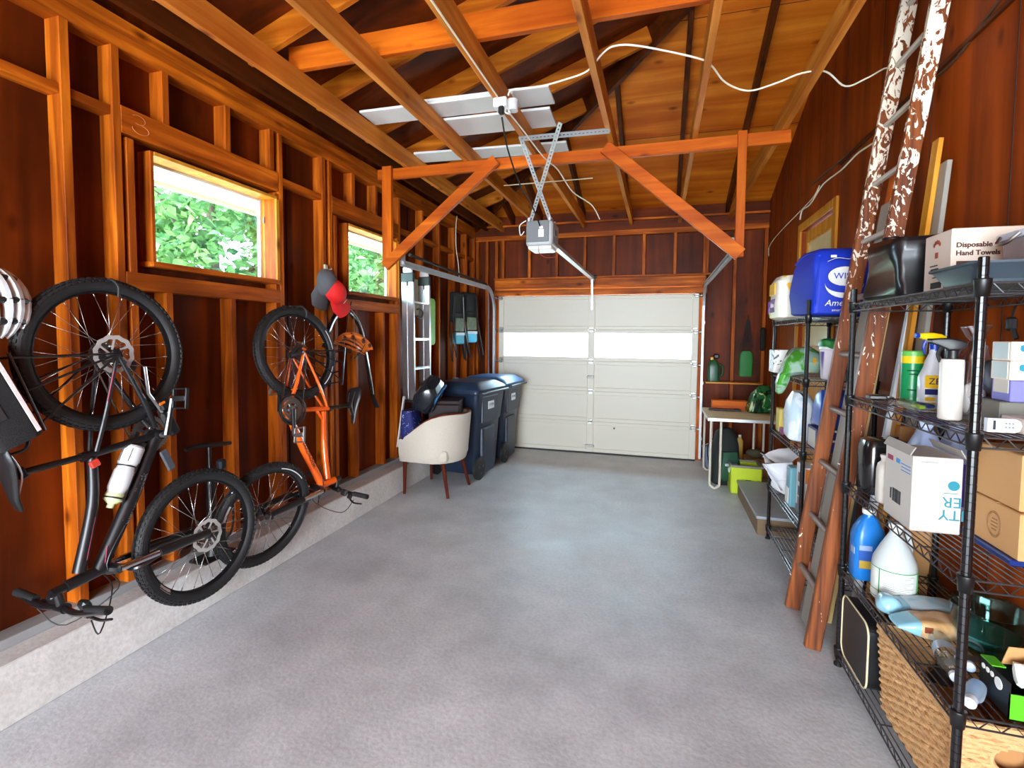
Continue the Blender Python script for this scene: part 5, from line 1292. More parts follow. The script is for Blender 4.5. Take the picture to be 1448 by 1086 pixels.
k = MB(); k.sweep([(rrect(.30, .20, .03), 0), (rrect(.30, .20, .03), .012), (rrect(.335, .26, .03), .05), (rrect(.35, .275, .03), .053), (rrect(.35, .275, .03), .060), (rrect(.30, .22, .03), .060), (rrect(.28, .19, .03), .02)]); k.build('tray_body', mat('slate_blue_plastic', (58, 70, 80), .4), t)
t = thing('clear_tote', 'small clear lidded tote standing on the plastic tray', 'tote', (1.10, 1.865, S[0] + .066))
k = MB(); k.sweep([(rrect(.17, .13, .02), 0), (rrect(.18, .14, .02), .075)], cap=True); k.build('tote_body', glassy('smoky_plastic', (190, 170, 170), .35, .15), t)
k = MB(); k.sweep([(rrect(.20, .16, .025), .076), (rrect(.205, .165, .025), .082), (rrect(.205, .165, .025), .094), (rrect(.17, .13, .02), .10)]); k.build('lid', mat('pale_grey_lid', (186, 190, 204), .3), t)
MB().tube([(-.105, -.05, .085), (-.125, -.03, .06), (-.125, .02, .06), (-.105, .04, .085)], .005, 6, k=4).build('handle', STEEL, t)
MB().box((0, 0, .037), (.13, .1, .06), .01).build('contents', mat('tote_contents', (128, 66, 62), .6), t)

# second shelf
t = thing('wipes_canister', 'green canister with a yellow band on the second shelf', 'canister', (1.015, 2.46, S[1]))
GC = mat('bright_green_label', (22, 142, 82), .3)
MB().lathe([(.036, 0), (.0395, .004), (.0395, .17)], seg=28).build('canister_body', GC, t)
MB().lathe([(.0398, .17), (.0398, .20)], seg=28).build('label_band', mat('yellow_label', (238, 202, 20), .35), t)
MB().lathe([(.040, .20), (.040, .218), (.036, .222), (.02, .222)], seg=28).build('lid', mat('leaf_green', (104, 186, 84), .35), t)
k = MB()
for z, a0, a1 in ((.14, -2.4, -1.4), (.125, -2.2, -1.5), (.06, -2.3, -1.5)): k.tube([V(.0405 * math.cos(a), .0405 * math.sin(a), z) for a in [a0 + (a1 - a0) * i / 6 for i in range(7)]], .003, 5)
k.build('print', mat('dark_green_ink', (14, 92, 60), .4), t)
t = thing('spray_bottle', 'clear cleaner bottle with yellow and blue trigger head, second shelf', 'bottle', (1.03, 2.33, S[1]))
MB().sweep([(rrect(.085, .06, .02), 0), (rrect(.09, .064, .022), .01), (rrect(.09, .064, .022), .12), (rrect(.062, .05, .02), .16), (rrect(.05, .045, .02), .19), (rrect(.03, .03, .013), .215), (rrect(.03, .03, .013), .23)]).build('bottle_body', mat('cloudy_bottle', (206, 208, 214), .25), t)
k = MB(); k.box((0, -.0325, .105), (.078, .003, .05), .001); o = k.build('label', mat('zep_yellow', (240, 190, 26), .4), t)
text_mesh('ZEP', .034, mat('navy_ink', (22, 32, 92), .5), o, frame((0, -.0345, .106), (1, 0, 0), (0, 0, 1)), .0006)
k = MB(); k.box((0, -.0325, .066), (.076, .002, .022), .001); k.build('label_band', mat('navy_ink', (22, 32, 92), .5), t)
k = MB(); k.box((-.02, -.0325, .03), (.034, .002, .03), .001); k.build('label_patch', mat('zep_yellow', (240, 190, 26), .4), t)
spray_top(t, .225, mat('spray_yellow', (246, 206, 10), .3), mat('spray_blue', (24, 60, 170), .3), .1)
t = thing('spray_bottle', 'plain white cylinder bottle with black trigger head, second shelf', 'bottle', (.945, 2.02, S[1]))
MB().lathe([(.029, 0), (.0325, .004), (.0325, .195), (.03, .203), (.016, .205)], seg=28).build('bottle_body', mat('white_gloss_bottle', (222, 216, 206), .3), t)
spray_top(t, .204, BLACK, BLACK, -.25)
t = thing('plastic_bag', 'crinkled clear plastic bag of white stuff beside the white spray bottle', 'bag', (1.022, 2.055, S[1]))
k = MB(); rings = []
for z, w_, d_ in ((0, .08, .08), (.01, .10, .10), (.06, .105, .105), (.14, .095, .10), (.20, .075, .08), (.235, .055, .06), (.25, .024, .024), (.268, .05, .045), (.30, .08, .05)): rings.append([V(x, y, z) for x, y in rrect(w_, d_, min(w_, d_) * .4, 4)])
k.loft(rings); k.wrinkle(.014, 18, 3); k.xf(Matrix.Translation((0, 0, .012))); k.build('bag_film', glassy('milky_film', (236, 236, 238), .2, .16), t)
k = MB(); k.ball((0, 0, .07), (.038, .036, .06), 0, 3).wrinkle(.012, 20, 8); k.build('contents', mat('white_stuff', (214, 208, 200), .8), t)
t = thing('metal_clip', 'flat metal clip lying at the far end of the second shelf', 'clip', (.93, 2.57, S[1]))
k = MB(); k.box((0, 0, .012), (.07, .05, .022), .006).tube([(.035, -.02, .012), (.06, -.015, .012), (.06, .015, .012), (.035, .02, .012)], .003, 6, k=4); k.build('clip_body', STEEL, t)
t = thing('brush_pack', 'clear blister pack of blue and lime brushes lying on the second shelf', 'pack', (.965, 2.26, S[1]))
k = MB(); k.box((0, 0, .02), (.10, .17, .036), .012, seg=2).wrinkle(.006, 25, 1); k.build('blister', glassy('clear_film', (240, 244, 246), .2, .08), t)
k = MB(); k.box((-.02, -.03, .016), (.025, .07, .014), .006); k.build('lime_brush', mat('lime_bristle', (170, 220, 30), .5), t)
k = MB(); k.box((.018, .01, .018), (.03, .1, .016), .007); k.build('blue_brush', mat('navy_handle', (30, 60, 130), .35), t)
for i, (lab, x, y, z, c1, c2) in enumerate((('folded grey and maroon cap behind the black post, second shelf', 1.085, 2.04, S[1] + .145, (78, 84, 94), (92, 30, 40)),)):
    cap(lab, (x, y, z), Matrix.Rotation(1.35, 3, 'X').to_euler(), mat('slate_cotton', c1, .85), mat('maroon_cotton', c2, .85), None, None, (.78, .78, .7))
t = carton('grey_cloth_box', 'low grey cloth box under the cap on the second shelf', 1.0, 1.20, 1.868, 2.13, S[1], S[1] + .08, mat('grey_felt', (110, 108, 100), .9))
def small(label, x0, x1, y0, y1, z0, z1, c, name='small_carton', group=None): return carton(name, label, x0, x1, y0, y1, z0, z1, mat('paint_%d_%d_%d' % c, c, .5), group, bev=.002)
t = small('purple box under the pair of teal-lettered cartons', 1.025, 1.15, 1.87, 1.96, S[1] + .081, S[1] + .146, (118, 116, 186)); patch(t, 's', 0, .05, .07, .05, mat('floral_print', (196, 190, 180), .6), 'label')
for z, lab in ((.147, 'lower of two white cartons with teal marks on the purple box'), (.206, 'upper of two white cartons with teal marks on the purple box')):
    t = small(lab, 1.02, 1.145, 1.868, 1.96, S[1] + z, S[1] + z + .058, (226, 210, 192), 'small_carton', 'teal-marked cartons')
    k = MB(); k.prism(rrect(.022, .02, .007, 3), .0012, frame((-.03, -.0462, .038), (1, 0, 0), (0, 0, 1))); k.build('logo', TEAL, t)
    patch(t, 's', 0, .03, .07, .05, mat('pale_blue_print', (190, 206, 206), .6), 'label')
t = small('flowered box lying at the near end of the second shelf', 1.0, 1.19, 1.75, 1.86, S[1], S[1] + .043, (222, 206, 196))
k = MB()
for i in range(7): k.ball((-.06 + i * .02, -.0585, .012 + .02 * (i % 2)), (.006, .001, .005), 0, 1)
k.build('flower_print', mat('flower_red', (180, 100, 90), .6), t)
t = thing('remote_control', 'white remote with rounded end on the near end of the second shelf', 'remote', (.955, 1.775, S[1]), -.0); t.scale = (.62, .8, .9)
k = MB(); k.prism([(-.065, -.022), (.04, -.022), (.058, -.014), (.064, 0), (.058, .014), (.04, .022), (-.065, .022)], .022, frame((0, 0, .026), (1, 0, 0), (0, 0, 1)) @ Matrix.Translation((0, 0, 0))); k.build('remote_body', mat('remote_white', (220, 226, 238), .35), t)
k = MB(); k.bx(-.045, -.035, -.0235, -.0222, .012, .042); k.build('slot', DINK, t)
k = MB()
for i in range(6): k.bx(.0 + (i % 3) * .013, .008 + (i % 3) * .013, -.0235, -.0222, .018 + (i // 3) * .012, .024 + (i // 3) * .012)
k.build('button', mat('button_grey', (120, 126, 140), .5), t)

# third shelf
t = thing('black_canister', 'black rounded canister with gold lettering on the third shelf', 'canister', (.965, 2.555, S[2]))
MB().sweep([(rrect(.17, .13, .035), 0), (rrect(.185, .14, .04), .012), (rrect(.185, .14, .04), .20), (rrect(.165, .12, .035), .232), (rrect(.14, .1, .03), .238)]).build('canister_body', mat('gloss_black_tin', (14, 15, 17), .2, coat=.5), t)
MB().cyl((.03, 0, .236), (.03, 0, .252), .02).build('cap', BLACK, t)
text_mesh('ONE', .062, mat('gold_leaf', (190, 150, 78), .25, .9), t, frame((.03, -.0705, .12), (0, 0, -1), (1, 0, 0)), .0008)
t = jug('white_bottle', 'small white plastic bottle beside the black canister', (.915, 2.405, S[2]), .056, .056, .20, mat('bone_white_plastic', (226, 220, 210), .35), WPLAST, .68, 0, False, 'bottle', .016)
t = carton('appliance_box', 'large white printed box with teal upside-down lettering, third shelf', .868, 1.015, 2.065, 2.285, S[2], S[2] + .268, mat('white_card', (204, 198, 190), .55))
bx_ = t
t['hx'] = .0735
for s_, u, v in (('ER', .045, .115), ('ITY', .045, .07)): ftext(t, 'f', u, v, s_, .052, TEAL, PI)
MB().cyl((.048, -.1115, .172), (.048, -.1102, .172), .017, None, 20).build('logo', TEAL, t)
patch(t, 'f', -.025, .25, .05, .003, mat('grey_ink', (150, 150, 150), .6), 'print_line'); patch(t, 'f', .04, .145, .04, .002, TEAL, 'print_line')
k = MB(); R = random.Random(3); y = -.03
for i in range(13):
    w_ = R.choice((.0012, .0018, .0026)); k.bx(-.0748, -.0736, y, y + w_, .065, .115); y += w_ + R.choice((.0025, .003, .004))
k.build('barcode', DINK, t)
patch(t, 's', .065, .225, .045, .018, mat('magenta_print', (150, 50, 84), .6), 'print_block'); patch(t, 's', -.0, .225, .03, .016, mat('blue_print', (70, 140, 200), .6), 'print_block')
for i in range(3): patch(t, 's', -.06, .222 - i * .012, .07, .003, mat('blue_print', (70, 140, 200), .6), 'print_line')
patch(t, 's', .05, .09, .01, .04, DINK, 'print_line')
for x, ang, nm in ((-.0735, .5, 0), (.0735, -.5, 1)): MB().box((x + (-.0 if nm == 0 else 0), 0, .283), (.004, .215, .035), .001, (0, ang if nm == 0 else -ang * -1, 0)).build('flap', mat('grey_card_inside', (170, 164, 156), .7), t)
for x, lab in ((1.06, 'cloudy jug of purple liquid standing behind the white printed box'), (1.165, 'second cloudy jug behind the white printed box, nearer the wall')):
    t = jug('detergent_jug', lab, (x, 2.43, S[2]), .10, .15, .345, mat('cloudy_blue_plastic', (168, 180, 216), .3), mat('jug_cap_pale', (196, 206, 230), .35), .58, PI / 2 * 0, True, 'jug', .022, 'cloudy detergent jugs')
    MB().sweep([(rrect(.102, .152, .03), .02), (rrect(.102, .152, .03), .19)], cap=False).build('liquid_band', mat('purple_liquid', (96, 70, 168), .3), t)
t = thing('blue_binder', 'dark blue plastic folder lying under the brown cartons', 'folder', (1.11, 1.955, S[2])); MB().bx(-.085, .085, -.13, .13, 0, .02, .004).build('folder_body', mat('navy_plastic', (24, 44, 110), .3), t)
t = carton('brown_carton', 'lower brown carton with round printed seal, third shelf near end', 1.037, 1.20, 1.815, 2.045, S[2] + .021, S[2] + .163, CARDL, 'brown cartons on the third shelf', mat('tape', (206, 170, 116), .4))
k = MB()
for r in (.034, .030): k.tube([V(-.0825, .0 + r * math.cos(a), .072 + r * 1.2 * math.sin(a)) for a in [i * PI / 14 for i in range(28)]], .0012, 5, closed=True)
for i in range(4): k.box((-.0823, 0, .055 + i * .011), (.001, .036 - abs(i - 1.5) * .008, .004))
k.build('printed_seal', mat('seal_ink', (140, 100, 62), .7), t)
carton('brown_carton', 'upper plain brown carton resting on the one with the seal', 1.045, 1.205, 1.835, 2.05, S[2] + .165, S[2] + .335, CARDL, 'brown cartons on the third shelf', mat('tape', (206, 170, 116), .4))

# fourth shelf
BLJ = mat('blue_jug_plastic', (28, 116, 196), .3)
t = jug('blue_jug', 'bright blue fluid jug with white cap at the far end of the fourth shelf', (.925, 2.575, S[3]), .125, .10, .315, BLJ, WPLAST, .60, 0, True, 'jug', .022)
patch(t, 'f', -.02, .10, .06, .09, mat('blue_label', (44, 90, 170), .4), 'label'); patch(t, 'f', -.02, .075, .055, .035, mat('gold_label', (176, 146, 50), .4), 'label_patch', .003); patch(t, 'f', -.025, .15, .05, .022, mat('pale_label', (150, 170, 210), .4), 'label_patch', .003); patch(t, 's', -.02, .13, .04, .03, mat('pale_label', (150, 170, 210), .4), 'label_patch', .003)
t = thing('gallon_jug', 'large cloudy gallon jug with green-edged label on the fourth shelf', 'jug', (.955, 2.385, S[3]))
MB().lathe([(.07, 0), (.077, .008), (.077, .15), (.074, .17), (.05, .225), (.026, .272), (.021, .28), (.021, .30)], seg=28).build('jug_body', mat('cloudy_white_plastic', (196, 202, 200), .3), t)
MB().lathe([(.025, .296), (.026, .30), (.026, .318), (.022, .322)], seg=20).build('cap', WPLAST, t)
MB().tube([(.02, .015, .285), (.055, .035, .27), (.068, .04, .21), (.062, .035, .165)], .011, 8, k=4).build('handle', mat('cloudy_white_plastic', (196, 202, 200), .3), t)
lab = MB().lathe([(.0778, .015), (.0778, .14)], seg=28, cap=False).build('label', mat('label_paper', (222, 224, 218), .5), t)
k = MB()
for z in (.138, .045, .017): k.lathe([(.0782, z - .0018), (.0782, z + .0018)], seg=28, cap=False)
for a in (-.7, -2.6): k.box((.0782 * math.cos(a), .0782 * math.sin(a), .078), (.003, .003, .122))
k.build('label_edge', mat('label_green', (54, 150, 70), .5), lab)
k = MB()
for i in range(9): k.tube([V(.0785 * math.cos(a), .0785 * math.sin(a), .126 - i * .008) for a in [-2.4 + q * .2 for q in range(8 - (i % 3))]], .0008, 4)
k.build('label_print', mat('grey_ink', (150, 150, 150), .6), lab)
def pillow(label, loc, rz, L_, w_, h_, c_end, c_mid, txt=None):
    t = thing('wipes_pack', label, 'pack', loc, rz, 'soft wipes packs')
    k = MB(); rings = []
    for i in range(13):
        u = -1 + i / 6; s_ = max(.16, (1 - abs(u) ** 3.2)); rings.append([V(u * L_ / 2, y * (.55 + .45 * s_), h_ / 2 + .004 + z * s_) for y, z in rrect(w_, h_, h_ * .42, 4)])
    k.loft(rings); k.wrinkle(.006, 20, L_ * 9); k.build('pack_body', c_end, t)
    k = MB(); rings = []
    for i in range(9):
        u = -.52 + i * 1.22 / 8; s_ = max(.2, (1 - abs(u) ** 3.2)); rings.append([V(u * L_ / 2, y * (.55 + .45 * s_) * 1.012, h_ / 2 + .004 + z * s_ * 1.03 + .001) for y, z in rrect(w_, h_, h_ * .42, 4)])
    k.loft(rings, cap=False); k.wrinkle(.006, 20, L_ * 9); k.build('printed_sleeve', c_mid, t)
    return t
PB = mat('pale_blue_film', (142, 200, 222), .2, coat=.4)
t = pillow('soft pack with kraft printed sleeve and pale blue end lying along the fourth shelf', (.99, 2.13, S[3]), .05, .27, .12, .062, PB, patterned('kraft_print', (206, 160, 106), (232, 196, 150), 9, .40, .50, .35, (1, 1, 1), 3, .4, (178, 100, 50), .68))
k = MB(); k.cyl((.06, -.052, .05), (.06, -.06, .05), .02); k.box((-.05, -.058, .045), (.025, .003, .02)); k.build('print', mat('brown_print', (140, 66, 36), .5), t)
t = pillow('soft white and blue printed pack lying behind the kraft one', (1.02, 2.265, S[3]), .1, .30, .12, .058, PB, patterned('blue_white_print', (196, 216, 226), (150, 200, 224), 12, .45, .55, .3, (1, 1, 1), 3, .5, (214, 120, 80), .66))
t = thing('wipes_pack', 'small pale blue pack end bulging over the edge of the fourth shelf', 'pack', (.885, 2.245, S[3])); MB().ball((0, 0, .042), (.045, .055, .038), 0, 3).wrinkle(.012, 22, 2).build('pack_body', mat('sky_film', (156, 210, 230), .2, coat=.4), t); t['group'] = 'soft wipes packs'
CLB = glassy('clear_bottle', (240, 244, 246), .05, .04)
def lying_bottle(label, loc, rz, L_, r):
    t = thing('plastic_bottle', label, 'bottle', loc, rot=(0, PI / 2, rz), group='empty clear bottles')
    pr = [(r * .6, 0), (r * .95, .008), (r, .02)]
    for i in range(7): z = .03 + i * (L_ * .62 - .03) / 6; pr += [(r, z), (r * .93, z + .006)]
    pr += [(r, L_ * .66), (r * .9, L_ * .74), (r * .5, L_ * .88), (.013, L_ * .91), (.013, L_ * .95)]
    k = MB(); k.lathe(pr, (-r, 0, -L_ / 2), 20); k.build('bottle_body', CLB, t)
    k = MB(); k.lathe([(.015, 0), (.015, .014), (.012, .016)], (-r, 0, L_ / 2 - L_ * .055), 14); k.build('bottle_cap', mat('white_blue_cap', (210, 222, 232), .3), t)
    k = MB(); k.lathe([(r * 1.01, L_ * .30), (r * 1.01, L_ * .50)], (-r, 0, -L_ / 2), 20, cap=False); k.build('bottle_label', glassy('pale_label_film', (200, 216, 232), .5, .2), t)
lying_bottle('clear bottle lying on the fourth shelf near the aisle edge', (.935, 1.94, S[3]), PI * 1.42, .24, .031)
lying_bottle('clear bottle lying behind the other one on the fourth shelf', (1.025, 1.99, S[3]), PI * 1.35, .22, .034)
t = thing('pump_bottle', 'small clear bottle with pale cap rolled against the black post, fourth shelf', 'bottle', (.93, 1.775, S[3]), rot=(0, PI / 2, 4.1))
k = MB(); k.lathe([(.012, 0), (.022, .01), (.024, .03), (.024, .07), (.014, .10)], (-.0245, 0, -.05), 18); k.build('bottle_body', glassy('blue_tint_bottle', (206, 226, 244), .3, .06), t); MB().lathe([(.016, .1), (.016, .125), (.01, .13)], (-.0245, 0, -.05), 16).build('cap', mat('pale_cap', (220, 228, 236), .3), t)
t = thing('plastic_bowl', 'large clear teal bowl under the brown cartons on the fourth shelf', 'bowl', (1.105, 2.06, S[3]))
TQ = glassy('teal_clear_plastic', (196, 224, 220), .08, .06)
MB().lathe([(.05, .0), (.06, .004), (.085, .05), (.10, .11), (.104, .16), (.108, .165), (.101, .16), (.096, .11), (.08, .05), (.05, .008)], seg=30).build('bowl_wall', TQ, t); MB().lathe([(.04, .012), (.07, .03), (.088, .075), (.06, .078)], seg=24).build('bowl_contents', mat('teal_cloth', (104, 190, 180), .7), t)
t = thing('glove_box', 'black and green cut-open box of white gloves at the near end, fourth shelf', 'box', (1.075, 1.775, S[3]), 0)
hx, hy, h = .10, .068, .105
k = MB(); k.bx(-hx, -hx + .003, -hy, hy, 0, h).bx(-hx, hx, hy - .003, hy, 0, h).bx(-hx, hx, -hy, hy, 0, .003); k.build('box_black', mat('glove_black', (18, 20, 22), .35), t)
GG = mat('glove_green', (84, 180, 32), .4)
k = MB(); k.bx(-hx, hx, -hy, -hy + .003, 0, h * .72).bx(hx - .003, hx, -hy, hy, 0, h).bx(-hx, -hx + .035, hy * .2, hy, h, h + .003); k.build('box_green', GG, t)
k = MB()
for i in range(3): k.cyl((-hx - .0012, hy - .018 - i * .02, h - .022), (-hx + .0, hy - .018 - i * .02, h - .022), .008, None, 14)
k.build('icon_row', WINK, t)
MB().cyl((-hx - .0012, -.02, h - .03), (-hx, -.02, h - .03), .017, None, 18).build('seal_icon', WINK, t)
k = MB()
for i in range(3): k.bx(-.05, .07, -hy - .0015, -hy, .02 + i * .018, .026 + i * .018)
k.build('stripe_print', mat('dark_green_print', (40, 120, 26), .5), t)
MB().box((.02, .04, h + .03), (.16, .004, .07), .001, (.35, .0, .1)).build('torn_flap', CARDL, t)
k = MB()
for i in range(5):
    a = random.Random(i); k.tube([V(-.05 + i * .025, -.03 + .02 * (i % 2), h - .02), V(-.04 + i * .025, .0, h + .012 + .008 * (i % 3)), V(-.03 + i * .028, -.04, h + .004)], [.016, .02, .011], 8, k=4)
k.wrinkle(.006, 40, 2); k.build('gloves', mat('white_nitrile', (232, 232, 230), .45), t)

# lowest shelf
t = thing('piped_case', 'upright black case with cream piping on the lowest shelf, far end', 'case', (.905, 2.49, S[4]))
M_ = frame((-.045, 0, .145), (0, 1, 0), (0, 0, 1))
MB().prism(rrect(.30, .285, .05, 6), .09, M_).build('case_body', mat('black_leatherette', (20, 20, 22), .4, bump=.2, bscale=200), t)
for x in (-.0455, .0455): MB().tube([M_ @ V(a, b, x + .045) for a, b in rrect(.30, .285, .05, 6)], .004, 6, closed=True).build('piping', mat('cream_piping', (226, 210, 170), .5), t)
MB().tube([(0, -.06, .285), (0, -.05, .31), (0, .05, .31), (0, .06, .285)], .007, 6, k=4).build('handle', BLACK, t)
# woven basket: strands run round and weave in and out
t = thing('woven_basket', 'rectangular woven seagrass basket on the lowest shelf nearest the camera', 'basket', (1.03, 2.03, S[4]))
SEA = mat('seagrass', (206, 160, 108), .8, var=.22, vscale=26, bump=.6, bscale=120); SEAD = mat('seagrass_dark', (170, 120, 70), .85, var=.3, vscale=20, bump=.5, bscale=120)
k = MB(); bw, bd, bh = .305, .53, .325; nrow = 24
def ringpt(u, w_, d_):
    P = 2 * (w_ + d_); s_ = (u % 1) * P
    if s_ < w_: return V(-w_ / 2 + s_, -d_ / 2, 0), V(0, -1, 0)
    s_ -= w_
    if s_ < d_: return V(w_ / 2, -d_ / 2 + s_, 0), V(1, 0, 0)
    s_ -= d_
    if s_ < w_: return V(w_ / 2 - s_, d_ / 2, 0), V(0, 1, 0)
    s_ -= w_
    return V(-w_ / 2, d_ / 2 - s_, 0), V(-1, 0, 0)
for row in range(nrow):
    z = .01 + (bh - .02) * row / (nrow - 1); f_ = .90 + .10 * row / (nrow - 1); run = []
    N = 150
    for i in range(N + 1):
        u = i / N; p, n_ = ringpt(u, bw * f_, bd * f_)
        p = p + n_ * ((.0035 + .0012 * math.sin(u * 90 + row * 5)) * math.sin(u * 56 * PI + row * PI + .5 * math.sin(row * 2.3 + u * 40))) + V(0, 0, z + .002 * math.sin(u * 31 + row * 2))
        hole = n_.y < -.5 and (p.x / .052) ** 2 + ((z - .235) / .042) ** 2 < 1
        if hole:
            if len(run) > 2: k.tube(run, .0078, 6, flat=1.1)
            run = []
        else: run.append(p)
    if len(run) > 2: k.tube(run, .0078, 6, flat=1.1)
k.build('basket_wall', SEA, t)
k = MB()
for ring_z, r_ in ((bh - .004, .011), (bh + .006, .009)):
    pts = [ringpt(i / 120, bw, bd)[0] + V(0, 0, ring_z + .002 * math.sin(i * 1.3)) for i in range(120)]; k.tube(pts, r_, 7, closed=True)
k.build('rim', SEA, t)
k = MB(); k.tube([V(.054 * math.cos(a), -bd * .485 - .002, .235 + .044 * math.sin(a)) for a in [i * PI / 12 for i in range(24)]], .008, 7, closed=True); k.build('handle_hole_edge', SEA, t)
k = MB(); k.bx(-bw * .44, bw * .44, -bd * .44, bd * .44, .004, .012); k.build('basket_floor', SEAD, t)
t = carton('red_book', 'red box lying inside the woven basket', .93, 1.13, 1.85, 2.02, S[4] + .013, S[4] + .16, mat('deep_red_card', (150, 34, 28), .5))
t = carton('kraft_box', 'tan cardboard box inside the woven basket behind the red one', .95, 1.12, 2.04, 2.22, S[4] + .013, S[4] + .17, CARDL)
carton('card_divider', 'cardboard sheet standing just inside the near end of the woven basket', .91, 1.15, 1.815, 1.822, S[4] + .013, S[4] + .30, CARD)
t = thing('dark_flask', 'dark rounded flask standing inside the woven basket', 'flask', (1.07, 2.245, S[4] + .013)) 
MB().lathe([(.03, 0), (.04, .01), (.04, .17), (.02, .21), (.018, .24)], seg=20).build('flask_body', mat('dark_smoke', (60, 56, 54), .2), t)
t = thing('charger_plug', 'small black plug hanging on the paneled wall at the right edge', 'plug', (1.235, 2.27, 1.62))
k = MB(); k.box((0, 0, 0), (.026, .035, .05), .008).cyl((-.0, -.012, -.02), (-.0, -.03, -.055), .008); k.build('plug_body', BLACK, t); MB().tube([(.0, .0, .02), (.0, -.02, .07), (.004, -.06, .08), (.006, -.10, .06)], .004, 6, k=4).build('cord', BLACK, t)

# ================================================================ things on the farther shelving
t = thing('toilet_paper_pack', 'white and yellow toilet paper pack on the farther top shelf', 'pack', (.975, 4.05, Rz[0]))
k = MB(); rings = []
for z, w_, d_ in ((0, .30, .24), (.01, .36, .30), (.14, .37, .32), (.27, .36, .30), (.31, .30, .24)): rings.append([V(x, y, z) for x, y in rrect(w_, d_, .06, 5)])
R2 = []
for a, b in zip(rings[:-1], rings[1:]):
    for q in range(4): R2.append([p + (r_ - p) * (q / 4) for p, r_ in zip(a, b)])
R2.append(rings[-1]); k.loft(R2); k.wrinkle(.014, 12, 3); k.xf(Matrix.Translation((0, 0, .006)))
k.build('pack_film', patterned('yellow_white_film', (236, 230, 214), (230, 224, 206), 7, .5, .57, .35, (1, 1, 1.2), 4, .8, (240, 184, 20), .62), t)
k = MB(); k.box((-.186, .0, .105), (.008, .15, .095), .003); o = k.build('brand_patch', mat('purple_print', (98, 44, 140), .4), t)
text_mesh('Ultra', .05, WINK, o, frame((-.1905, 0, .108), (0, -1, 0), (0, 0, 1)), .0008, shear=.2)
k = MB(); k.box((-.16, .148, .10), (.05, .03, .09), .003, (0, 0, -.6)); k.build('side_patch', mat('purple_print', (98, 44, 140), .4), t)
k = MB(); k.box((-.184, .03, .225), (.008, .17, .085), .003); k.build('flower_patch', mat('golden_print', (240, 186, 24), .4), t)
BLUE = mat('royal_blue_tote', (14, 52, 190), .55, bump=.2, bscale=300)
t = thing('tote_bag', 'full royal blue shopping tote with white moon logo on the farther shelving', 'bag', (1.035, 3.56, Rz[0]), .06)
k = MB(); rings = []
for z, w_, d_ in ((0, .33, .42), (.012, .36, .45), (.15, .37, .46), (.30, .35, .42), (.375, .32, .34), (.40, .28, .26)): rings.append([V(x, y, z) for x, y in rrect(w_, d_, .03, 6)])
R2 = []
for a, b in zip(rings[:-1], rings[1:]):
    for q in range(4): R2.append([p + (r_ - p) * (q / 4) for p, r_ in zip(a, b)])
R2.append(rings[-1]); k.loft(R2); k.wrinkle(.018, 6, 7); k.xf(Matrix.Translation((0, 0, .008))); k.build('bag_body', BLUE, t)
k = MB(); k.tube([(-.165, -.215, .02), (-.17, -.225, .18), (-.155, -.205, .33)], .006, 6, k=4).tube([(-.16, .21, .36), (-.155, 0, .395), (-.15, -.19, .36)], .006, 6, k=4); k.build('seam', BLUE, t)
FM = frame((-.035, -.246, .20), (1, 0, 0), (0, 0, 1))
k = MB(); eye = [(.085 * math.cos(a) * (1 if True else 0), .055 * math.sin(a) ** 1 + .03) for a in [i * PI / 12 for i in range(24)]]
k.prism([(x, y * 1.0) for x, y in eye], .002, FM); k.build('logo_disc', WINK, t)
k = MB(); cres = [(.1 * math.cos(a), .01 + .085 * math.sin(a)) for a in [PI + i * PI / 14 for i in range(15)]] + [(.1 * math.cos(a), .01 + .055 * math.sin(a)) for a in [2 * PI - i * PI / 14 for i in range(15)]]
k.prism(cres, .002, FM @ Matrix.Translation((0, -.02, 0))); k.build('logo_crescent', WINK, t)
text_mesh('WISE', .05, BLUE, t, FM @ Matrix.Translation((0, .03, .0025)), .0008)
text_mesh('American', .05, WINK, t, FM @ Matrix.Translation((.0, -.125, .001)), .0008, shear=.25)
text_mesh('americanwise', .022, WINK, t, FM @ Matrix.Translation((0, -.165, .001)), .0006)
k = MB(); k.tube([FM @ V(-.09, .115, .001), FM @ V(-.04, .135, .001), FM @ V(.02, .128, .001), FM @ V(.09, .14, .001)], .005, 6, k=5, flat=.4).box(FM @ V(-.06, .145, .001), (.03, .003, .014)); k.build('logo_swoosh', WINK, t)
# second shelf (farther)
t = carton('seed_box', 'white patterned carton poking out at the corner of the farther shelving', .80, .92, 4.0, 4.16, Rz[1], Rz[1] + .165, patterned('black_white_print', (232, 230, 226), (230, 228, 224), 22, .5, .55, .5, (1, 1, 1), 4, 1.5, (70, 80, 86), .6))
t = thing('produce_bag', 'clear bag of green and orange produce drooping over the shelf edge', 'bag', (.925, 3.75, Rz[1]))
k = MB(); rings = []
for z, w_, d_, dx in ((-.125, .03, .05, -.13), (-.11, .06, .09, -.13), (-.05, .07, .12, -.125), (.005, .08, .15, -.10), (.03, .20, .28, -.02), (.10, .22, .30, 0), (.16, .16, .22, .0), (.19, .08, .1, 0)): rings.append([V(x + dx, y, z) for x, y in rrect(w_, d_, min(w_, d_) * .4, 5)])
k.loft(rings); k.wrinkle(.014, 14, 5); k.build('bag_film', patterned('produce_film', (70, 150, 46), (150, 180, 160), 8, .42, .5, .2, (1, 1, 1), 3, .8, (232, 170, 30), .66), t)
t = thing('plastic_tub', 'purple and white round tub with green bag top on the farther shelving', 'tub', (1.045, 3.47, Rz[1]))
MB().lathe([(.08, 0), (.085, .005), (.095, .18), (.10, .185), (.10, .20), (.09, .20)], seg=26).build('tub_body', mat('tub_white', (222, 214, 222), .35), t)
